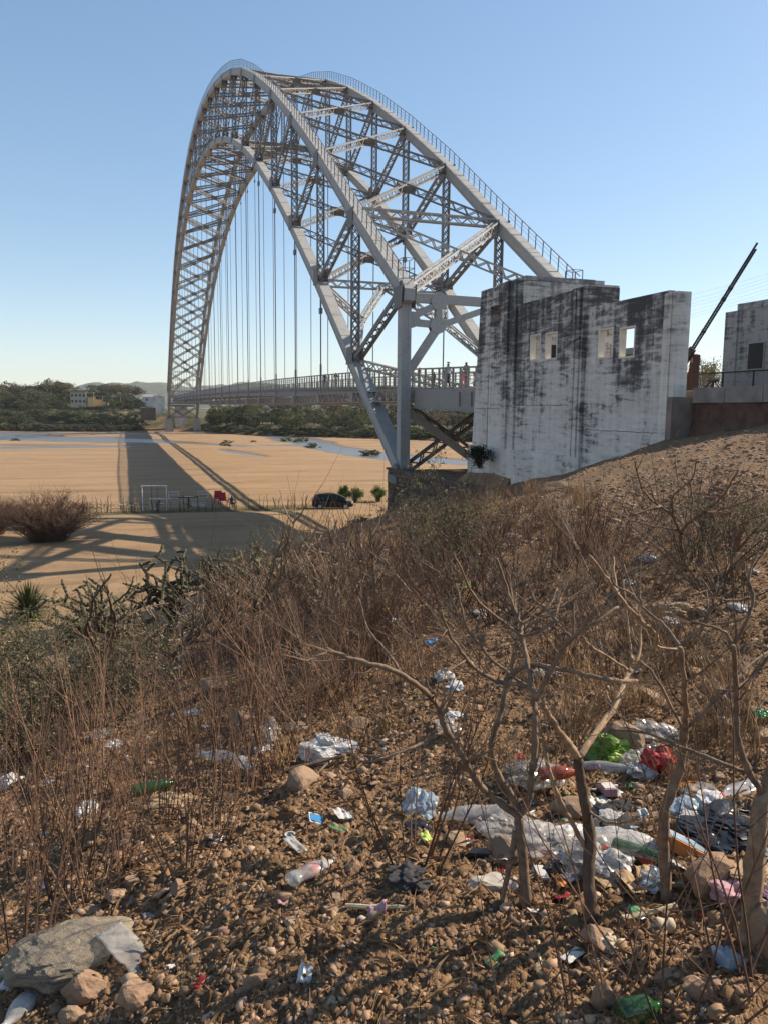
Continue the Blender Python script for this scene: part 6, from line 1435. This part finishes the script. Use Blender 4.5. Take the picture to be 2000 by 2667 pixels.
# ---------------------------------------------------------------- litter
def crumple(seed, mat, name='bag', sub=4, amp=.42, flat=.55):
    """crushed plastic: sharp fold lines, lobes and a collapsed underside"""
    rnd = random.Random(seed); bm = bmesh.new(); bmesh.ops.create_icosphere(bm, subdivisions=sub, radius=1)
    wv = [(rvec(rnd)*rnd.uniform(2.2,4.5), rnd.uniform(0,6.3), .26) for _ in range(4)] + [(rvec(rnd)*rnd.uniform(6,12), rnd.uniform(0,6.3), .10) for _ in range(6)]
    lob = [(rvec(rnd), rnd.uniform(-.35,.5)) for _ in range(5)]
    for v in bm.verts:
        c = v.co.copy(); k = 0
        for n, ph, a in wv: k += a*(abs(math.sin(c.dot(n)+ph))-.5)
        for n, a in lob: k += a*max(0, c.dot(n))**3
        f = max(.25, .8+k+rnd.uniform(-.035,.035)); v.co = c*f; v.co.z = v.co.z*flat
        if v.co.z < -.18: v.co.z = -.18-(v.co.z+.18)*-.1
    me = bpy.data.meshes.new(name); bm.to_mesh(me); bm.free(); me.materials.append(M[mat]); return me
def sheet(seed, mat, w, h, amp=.25, name='sheet', n=12):
    rnd = random.Random(seed); m = MB(); s = seed*3.7
    X, Y = np.meshgrid(np.linspace(-.5,.5,n), np.linspace(-.5,.5,n), indexing='ij'); Zz = amp*(fbm(X*3+s, Y*3, seed, 3)+.7*np.abs(fbm(X*2-s, Y*4, seed+5, 2)))*max(w,h)*.6
    jx = fbm(X*4+s, Y*4+9, seed+2, 2)*.10
    for i in range(n):
        for j in range(n): m.v.append((w*(X[i,j]+jx[i,j]), h*(Y[i,j]+jx[j,i]), float(Zz[i,j])))
    for i in range(n-1):
        for j in range(n-1): a = i*n+j; m.f.append((a,a+n,a+n+1,a+1)); m.mi.append(0)
    me = m.mesh(name, M[mat], True); return me
def place(o, x, y, rz=0, lift=.01, tilt=(0,0), s=1):
    p = G(x, y); o.location = p+Vector((0,0,lift)); o.rotation_euler = (tilt[0], tilt[1], rz+YAW); o.scale = (s,s,s) if not hasattr(s,'__len__') else s; return o
def bag(label, x, y, size, mat, seed, flat=.5, asp=1.0, rz=0, cat='bag', lift=.35):
    o = link('crumpled_bag', crumple(seed, mat, 'crumpled_bag', flat=flat)); place(o, x, y, rz, size*flat*lift, s=(size*.85, size*asp*.85, size*.85)); return tag(o, label, cat)
def scrap(label, x, y, w, h, mat, seed, rz=0, tilt=(0,0), amp=.25, cat='litter', lift=.02, name='litter_scrap'):
    o = link(name, sheet(seed, mat, w, h, amp, name)); place(o, x, y, rz, lift, tilt); o.modifiers.new('solid', 'SOLIDIFY').thickness = .0012; return tag(o, label, cat)
def bottle(label, x, y, L, r, mat, rz, cap=None, lab=None, ribs=False, tilt=.05, lift=None, crush=.85, glass=False):
    p = G(x, y); t = thing('bottle', label, 'bottle', p+Vector((0,0,(lift if lift is not None else r*.8)))); t.rotation_euler = (0, tilt, rz+YAW)
    Rm = Matrix.Rotation(math.pi/2, 3, 'Y'); n = 14; pr = [(r*.5,-L/2),(r*.92,-L/2+.004),(r,-L/2+.018)]
    for i in range(1, 10): z = -L/2+.018+(L*.60)*i/10; pr.append((r*(.93 if ribs and i % 2 else 1.0)*(1-(.10*math.sin(i*.7) if not glass else 0)), z))
    pr += [(r*.98,L*.14),(r*.75,L*.26),(r*.42,L*.36),(r*.36,L*.42),(r*.36,L*.47)]
    m = MB(); m.lathe(pr, (0,0,0), n, Rm); 
    o = m.build('body', M[mat], t, True); o.scale = (1,1,crush)
    m = MB(); m.lathe([(r*.40,L*.455),(r*.40,L*.50)], (0,0,0), 12, Rm); m.build('cap' if cap else 'lip', M[cap or mat], t)
    if lab: m = MB(); m.lathe([(r*1.015,-L*.12),(r*1.02,L*.08)], (0,0,0), n, Rm); q = m.build('label_band', M[lab], t, True); q.scale = (1,1,crush)
    return t
def carton(label, x, y, a, b, c, mat, rz, tilt=(0,0), lid=None, cat='carton', name='carton'):
    p = G(x, y); t = thing(name, label, cat, p+Vector((0,0,c*.42))); t.rotation_euler = (tilt[0], tilt[1], rz+YAW)
    m = MB(); rnd = random.Random(int(x)); v = [Vector((i*a/2+rnd.uniform(-.06,.06)*a, j*b/2+rnd.uniform(-.05,.05)*b, k*c/2*rnd.uniform(.75,1.05))) for k in (-1,1) for i, j in ((-1,-1),(1,-1),(1,1),(-1,1))]; m.hexa(v); m.build('body', M[mat], t)
    if lid:
        u = [v[4].lerp(v[5],.06)+Vector((0,0,.0015)), v[5].lerp(v[4],.06)+Vector((0,0,.0015)), v[6].lerp(v[7],.06)+Vector((0,0,.0015)), v[7].lerp(v[6],.06)+Vector((0,0,.0015))]
        u = [q.lerp((v[4]+v[6])/2, .12) for q in u]; m = MB(); m.hexa(u+[q+Vector((0,0,.001)) for q in u]); m.build('print', M[lid], t)
    return t
def build_litter():
    carton('blue and white printed plastic packet lying on the open soil', 830, 2145, .085, .085, .022, 'paper', .15, (.35,.0), 'pack_blue', 'packet', 'packet')
    scrap('torn white paper just right of the blue packet', 888, 2132, .09, .05, 'paper', 1, .4)
    scrap('torn green film scrap below the white paper', 882, 2172, .08, .035, 'film_green', 2, .9)
    scrap('flattened clear plastic strip left of centre', 768, 2212, .045, .13, 'film_white', 3, -.95, amp=.12)
    bottle('clear plastic bottle with torn red label lying in the left centre foreground', 815, 2285, .21, .034, 'pet_clear', 2.35+math.pi, None, 'label_red', crush=.7)
    t = thing('bottle_ring', 'small white plastic ring on the soil left of the packet', 'litter', G(756,2185)+Vector((0,0,.008))); m = MB(); m.lathe([(.022,-.008),(.022,.012),(.018,.012),(.018,-.008)], n=14); m.build('ring', M['bag_white'], t)
    bag('crumpled black cloth at the foot of the dark stems', 1068, 2295, .065, 'cloth_char', 10, .55, 1.1, cat='cloth')
    bag('clear bag with blue print stuck behind the dark stems', 1088, 2120, .075, 'film_blue', 11, .7, .9); bag('dirty grey bag half burnt under the blue printed one', 1085, 2165, .06, 'bag_black', 12, .4)
    scrap('lime green plastic scrap right of the dark stems', 1108, 2192, .06, .035, 'lime', 13, .3)
    bottle('large ribbed clear bottle lying left of the forked tree', 1225, 2142, .26, .042, 'pet_clear', math.pi/2+.05, 'bag_white', None, True, crush=.8)
    bag('dusty clear bag crushed against the base of the ribbed bottle', 1320, 2165, .09, 'film_clear', 14, .5, 1.2)
    bag('crumpled white bag under the long low branch left of centre', 862, 1968, .12, 'bag_white', 15, .6, 1.3); bag('white plastic bag caught among thin stems left of centre', 708, 1930, .09, 'film_white', 16, 1.1, .6); bag('white bag scrap beside the one caught in the stems', 690, 1960, .07, 'bag_white', 17, .4)
    bottle('crushed clear bottle near the dry branch left of centre', 635, 2000, .24, .04, 'pet_clear', .6, None, None, True, crush=.6); bottle('clear bottle lying among thin stems in the left middle', 575, 1985, .27, .045, 'pet_clear', 1.2, 'blue_plastic', None, crush=.7)
    bottle('green glass bottle lying among the left stems', 405, 2062, .26, .036, 'glass_green', -.95, None, None, glass=True, crush=1); bag('torn tan husk wrapper below the green bottle', 455, 2092, .085, 'cardboard', 18, .35, 1.4, cat='wrapper')
    bottle('clear bottle standing out in the bottom left corner', 62, 2640, .20, .036, 'pet_clear', 2.9, None, 'paper', crush=.8)
    bag('white bag at the left edge among stems', 25, 2045, .10, 'bag_white', 19, .6); bag('small shiny white scrap right of the left edge bag', 128, 2045, .05, 'film_white', 20, .5); bag('pale pink bag among stones in the left middle', 225, 2120, .07, 'paper', 21, .6, cat='bag'); bag('dark green and clear torn bag by the left thicket', 268, 1925, .10, 'film_clear', 22, .7); bag('white bag scrap next to the dark torn bag in the left thicket', 300, 1945, .06, 'film_white', 23, .5)
    bag('grey rag at the left edge below the white bag', 20, 2545, .05, 'film_clear', 24, .5, cat='rag'); bag('white shard of bag at the lower left edge', 30, 2570, .035, 'bag_white', 25, .5)
    o = scrap('large sheet of clear plastic film beside the granite boulder', 335, 2500, .11, .27, 'film_clear', 26, -.75, (.12,.05), .14, 'film', .035, 'plastic_film')
    bag('shiny green and yellow bag beside the grey rock', 1585, 1972, .105, 'bag_green', 30, .75, 1.2); bag('yellow fold of the green bag, nearest the camera', 1600, 1985, .05, 'lime', 31, .7)
    bag('crumpled red plastic bag right of the green one', 1718, 2010, .085, 'bag_red', 32, .85, 1.0)
    for i, (x, y, s, lab) in enumerate(((1685,1915,.10,'clear crumpled bag behind the red bag, largest'),(1742,1925,.075,'white crumpled bag behind the red bag, rightmost'),(1655,1985,.07,'dusty clear bag between green and red bags, upper'),(1668,2015,.075,'dusty pale bag between green and red bags, lower'),(1700,1962,.06,'small clear bag just above the red bag'))): bag(lab, x, y, s, 'film_clear' if i % 2 == 0 else 'film_white', 33+i, .55, .8, i)
    bottle('long frosted plastic tube under the green bag', 1565, 2012, .26, .03, 'pet_clear', math.pi/2-.3, None, None, crush=.9)
    carton('pink and white printed carton right of the second tree', 1582, 2065, .07, .05, .035, 'paper_pink', .1, (0,0), 'paper')
    bottle('amber plastic bottle with dark cap lying on the brown rock', 1455, 2072, .19, .028, 'pet_amber', -math.pi/2+.25, 'bag_black', 'pack_orange', lift=.10, crush=.95)
    bag('big sheet of clear film heaped left of the amber bottle', 1385, 2035, .095, 'film_clear', 40, .55, 1.4, cat='film'); bag('blue-tinted film scrap on top of the clear film heap', 1415, 2005, .045, 'film_blue', 41, .5, cat='film'); scrap('blue bottle cap wrapper by the amber bottle', 1447, 2018, .03, .02, 'blue_plastic', 42)
    t = thing('screw_lid', 'green screw lid between the forked tree and the brown rock', 'lid', G(1397,2158)+Vector((0,0,.012))); m = MB(); m.lathe([(.020,-.012),(.021,.010),(.017,.010),(.017,-.008)], n=14, rot=Matrix.Rotation(1.1,3,'X')); m.build('rim', M['cap_green'], t)
    t = thing('old_shoe', 'worn black shoe left of the forked tree', 'shoe', G(1245,2238)+Vector((0,0,.012)), YAW+1.0); m = MB(); m.hexa([(-.055,-.022,-.012),(.055,-.026,-.012),(.055,.026,-.012),(-.055,.022,-.012),(-.05,-.02,.035),(.03,-.022,.012),(.03,.022,.012),(-.05,.02,.035)]); m.build('upper', M['bag_black'], t); m = MB(); m.box((-.058,-.028,-.022), (.06,.028,-.0125)); m.build('sole', M['cloth_dark'], t)
    bag('clear bag holding copper-coloured fibres right of the forked tree', 1370, 2215, .10, 'film_clear', 43, .6, 1.3); bag('bundle of copper-coloured fibres spilling from the clear bag', 1425, 2238, .055, 'husk', 44, .4, 1.3, cat='fibres')
    bag('dirty white bag above the copper fibres', 1400, 2190, .08, 'film_white', 45, .4, 1.2)
    carton('flat white cigarette carton below the copper fibres', 1408, 2282, .075, .035, .018, 'paper', .1, (0,0), 'bag_white'); bag('dark glossy bag scrap right of the white carton', 1455, 2280, .045, 'ash', 46, .8); scrap('orange and blue printed wrapper below the white carton', 1455, 2310, .085, .03, 'pack_orange', 47, .2); scrap('white wrapper half lying over the orange one', 1478, 2300, .05, .03, 'paper', 48, .6)
    bag('big inflated clear bag behind the second tree stem', 1520, 2262, .105, 'film_clear', 49, .8, 1.1); bag('white bag with red print right of the second tree stem', 1590, 2275, .085, 'film_white', 50, .6, 1.0); scrap('red printed flap on the white bag by the second tree', 1575, 2262, .05, .035, 'bag_red', 51, .5, lift=.07); bag('long dirty white sheet lying behind the second tree', 1610, 2225, .11, 'film_white', 52, .35, 1.6, cat='film'); bag('grey-white bag in the shade left of the second tree', 1490, 2195, .085, 'bag_white', 53, .45, 1.0)
    bottle('green wine bottle lying in the litter left of the third tree', 1685, 2250, .24, .030, 'glass_green', -math.pi/2-.5, None, None, glass=True, crush=1)
    for i, (x, y, w, h, rz, lab) in enumerate(((1570,2305,.10,.05,.3,'brown cardboard scrap under the white bag, left one'),(1640,2312,.13,.05,.15,'brown cardboard strip below the wine bottle'),(1680,2290,.09,.06,-.2,'tan paper scrap beside the third tree base'))): scrap(lab, x, y, w, h, 'cardboard', 54+i, rz, amp=.2)
    scrap('red crisp packet behind the third tree base', 1680, 2262, .07, .045, 'bag_red', 58, .4, lift=.03); bag('pale blue film caught at the third tree base', 1705, 2310, .05, 'film_blue', 59, .8)
    carton('long blue and orange printed carton leaning on the pale rock', 1790, 2225, .065, .20, .05, 'pack_orange', -.5, (.25,.12), 'film_blue')
    for i, (x, y, s, lab) in enumerate(((1625,2115,.075,'heap of black ash and foil left of the third tree'),(1600,2175,.09,'burnt black plastic behind the second tree'),(1830,2175,.085,'wide burnt black bag patch right of the third tree, left half'),(1930,2165,.09,'wide burnt black bag patch right of the third tree, right half'),(1880,2130,.065,'charred black plastic above the burnt patch'),(1870,2195,.07,'charred black bag at the near edge of the burnt patch'),(1960,2200,.07,'charred black bag behind the thick tree'),(1790,2140,.05,'small charred scrap beside the pale blue bag'),(1905,2225,.05,'small charred scrap above the pale rock'),(1570,2120,.045,'small burnt scrap behind the second tree'))): bag(lab, x, y, s, 'bag_black' if i > 1 else 'ash', 60+i, .32, 1.5, i, 'ash', .3)
    for i, (x, y, s, m_, lab) in enumerate(((1830,2080,.08,'film_clear','grey dusty bag above the burnt patch, left'),(1790,2110,.07,'film_blue','pale blue bag just right of the third tree'),(1810,2145,.06,'film_white','white scrap beside the pale blue bag'),(1860,2100,.07,'paper','grey paper scrap above the burnt patch'),(1800,2060,.05,'pack_orange','orange printed scrap above the pale blue bag'),(1600,2140,.06,'film_white','crumpled silver film left of the ash heap'),(1580,2170,.05,'bag_white','small white scrap behind the second tree'))): bag(lab, x, y, s, m_, 70+i, .4, 1.1, i)
    bottle('flattened dusty bottle with red cap above the burnt patch', 1925, 2080, .22, .045, 'pet_clear', -math.pi/2+.5+math.pi, 'label_red', None, crush=.35); scrap('small yellow scrap on the dusty bags', 1802, 2085, .03, .02, 'yellow', 80, lift=.05)
    bag('pink checked cloth near the thick tree at right', 1912, 2345, .06, 'paper_pink', 81, .6, 1.1, cat='cloth'); bag('dark pink cloth half hidden behind the thick tree', 1985, 2350, .05, 'purple', 82, .6, cat='cloth'); bag('orange packet crushed left of the thick tree', 1915, 2290, .055, 'pack_orange', 83, .3, 1.5, cat='packet'); bag('tan crumpled packet behind the thick tree', 1960, 2285, .06, 'cardboard', 84, .35, 1.2, cat='packet')
    bag('dark purple cloth on the gravel in the right middle', 1880, 1860, .09, 'purple', 85, .9, .6, cat='cloth'); scrap('white paper strip by the purple cloth', 1895, 1885, .09, .04, 'paper', 86, .7); bag('green plastic cup on the gravel at the right edge', 1985, 1868, .05, 'cap_green', 87, .6, cat='cup')
    scrap('white printed plastic scrap in the lower right soil', 1490, 2505, .035, .075, 'bag_white', 88, .7, amp=.15); bag('tan crumpled tissue in the lower right soil', 1600, 2470, .035, 'wood_pale', 89, .6, 1.0, cat='tissue'); bag('tan tissue next to the first in the lower right soil', 1575, 2460, .03, 'paper', 90, .5, cat='tissue')
    bottle('broken tan bottle neck lying in the lower right soil', 1725, 2425, .07, .022, 'wood_pale', math.pi/2, None, None, lift=.015, crush=1)
    carton('frosted clear plastic tub lying in the lower right', 1895, 2510, .065, .06, .03, 'film_blue', .4, (.2,.1), None, 'tub', 'plastic_tub'); bottle('green glass bottle at the bottom edge right of centre', 1665, 2655, .12, .032, 'glass_green', -math.pi/2+.3, None, None, glass=True, crush=1)
    scrap('green glass shard on the soil left of the second tree base', 1655, 2385, .04, .035, 'film_green', 91)
    # scattered in the thicket
    mids = [(1125,1675,.09,'blue_plastic','blue bottle standing in the middle thicket'),(1168,1900,.12,'film_clear','clear bottle-shaped bag left of the forked branches'),(1160,1770,.13,'film_white','white bag in the middle thicket, upper'),(1190,1800,.11,'bag_white','white bag in the middle thicket, lower'),(1505,1735,.05,'yellow','small yellow scrap hanging in the right thicket'),(1685,1460,.14,'film_blue','light blue bag below the lone tree on the upper slope'),(1668,1290,.10,'bag_red','small red scrap on the bare upper slope'),(1325,1368,.22,'film_white','white litter high in the thicket, upper'),(1335,1402,.22,'bag_white','white litter high in the thicket, lower'),(1740,1600,.20,'cardboard','dusty sack on the right slope'),(1745,1625,.10,'paper','white paper below the dusty sack'),(1935,1590,.11,'film_white','white plastic sheet at the right edge of the slope'),(870,1735,.10,'bag_red','pink and red packet left of the middle thicket'),(1210,1530,.14,'lime','pale green litter in mid thicket'),(1170,1590,.10,'film_green','green bottle glass in mid thicket'),(1250,1600,.12,'film_white','white film right of the green glass in mid thicket'),(1020,1620,.10,'bag_white','white scrap left of the blue bottle'),(1005,1590,.07,'yellow','yellow scrap left of mid thicket'),(1180,1870,.09,'bag_white','white crumpled bag by the forked branches'),(1420,1760,.14,'film_white','white film heap behind the forked tree'),(1560,1690,.10,'film_clear','clear film on the gravel behind the second tree'),(515,1820,.06,'bag_red','red scrap among stones in the left middle'),(505,1860,.09,'film_blue','pale blue film among stones in the left middle'),(1640,1520,.10,'film_blue','pale film scrap below the lone tree'),(1960,1490,.09,'film_white','white scrap at the right edge under the scrub')]
    for i, (x, y, s, m_, lab) in enumerate(mids): bag(lab, x, y, s*.62, m_, 120+i, .45, 1.1, i, 'litter')
    # small pale scraps everywhere between the stones
    rnd = random.Random(71); mats = ['paper','film_white','bag_white','film_clear','paper','cardboard','film_blue','paper_pink','film_green','bag_red']
    vs_ = [sheet(700+i, mats[i], .05, .035, .5, 'paper_scrap', 6) for i in range(10)]
    for i in range(110):
        x = rnd.gauss(1560, 260) if i < 62 else rnd.uniform(80, 1980); y = rnd.gauss(2160, 90) if i < 62 else rnd.uniform(1650, 2600); x = min(1995, max(10, x)); p = G(x, y); D = (p-Vector(CAM)).length; o = link('paper_scrap', vs_[rnd.randrange(10)]); k = rnd.uniform(.35,1.1)*(1+.10*D); o.location = p+Vector((0,0,.008)); o.scale = (k,k,k); o.rotation_euler = (rnd.uniform(-.5,.5), rnd.uniform(-.5,.5), rnd.uniform(0,6.3)); o.modifiers.new('solid', 'SOLIDIFY').thickness = .001
        z_ = 'beside the granite boulder' if x < 450 and y > 2250 else 'in the stony left foreground' if x < 700 else 'around the dark stem clump' if x < 1200 and y > 1950 else 'in the litter heap under the forked trees' if y > 1950 else 'on the slope behind the forked trees'
        tag(o, 'tiny torn litter scrap '+z_, 'litter', 'tiny torn litter scraps')
    # sticks
    for i, (x0, y0, x1, y1, r, mt, lab) in enumerate(((900,2368,1060,2372,.0075,'wood_pale','pale dry reed lying across the open soil'),(742,2012,890,1975,.009,'twig_grey','bare dead branch lying left of centre'),(775,2075,860,1985,.006,'twig_grey','thin twig crossing the dead branch'),(660,2420,735,2408,.004,'wood_pale','short pale stalk on the left open soil'),(1620,2400,1760,2370,.009,'wood_pale','splintered pale stick at the third tree base'),(1400,2460,1408,2545,.006,'wood_pale','split pale stick standing in the soil below the forked tree'),(1640,2310,1900,2320,.008,'twig','dark dead stick below the burnt patch'))):
        a, b = G(x0,y0), G(x1,y1); m = MB(); rnd = random.Random(i); k = 7; pts = [(a.lerp(b,j/k)-a)+Vector((0,0,r*.8+rnd.uniform(0,.006))) for j in range(k+1)]; m.tube(pts, [r*rnd.uniform(.85,1.1) for _ in pts], 6); tag(m.build('dead_stick', M[mt], loc=a), lab, 'stick')
build_litter()

# ---------------------------------------------------------------- dry-season haze
def build_haze():
    m = MB(); m.box((CAM[0]-4500, CAM[1]-4500, -12), (CAM[0]+4500, CAM[1]+4500, 190)); o = m.build('haze', None)
    t = bpy.data.materials.new('haze'); t.use_nodes = True; n = t.node_tree; n.nodes.clear()
    v = n.nodes.new('ShaderNodeVolumePrincipled'); out = n.nodes.new('ShaderNodeOutputMaterial'); v.inputs['Color'].default_value = (.86,.90,.96,1); v.inputs['Density'].default_value = .00009; v.inputs['Anisotropy'].default_value = 0.0
    n.links.new(v.outputs[0], out.inputs['Volume']); o.data.materials.clear(); o.data.materials.append(t); tag(o, 'thin dry-season haze over the river valley', kind='stuff')
build_haze()
scene.cycles.volume_bounces = 0
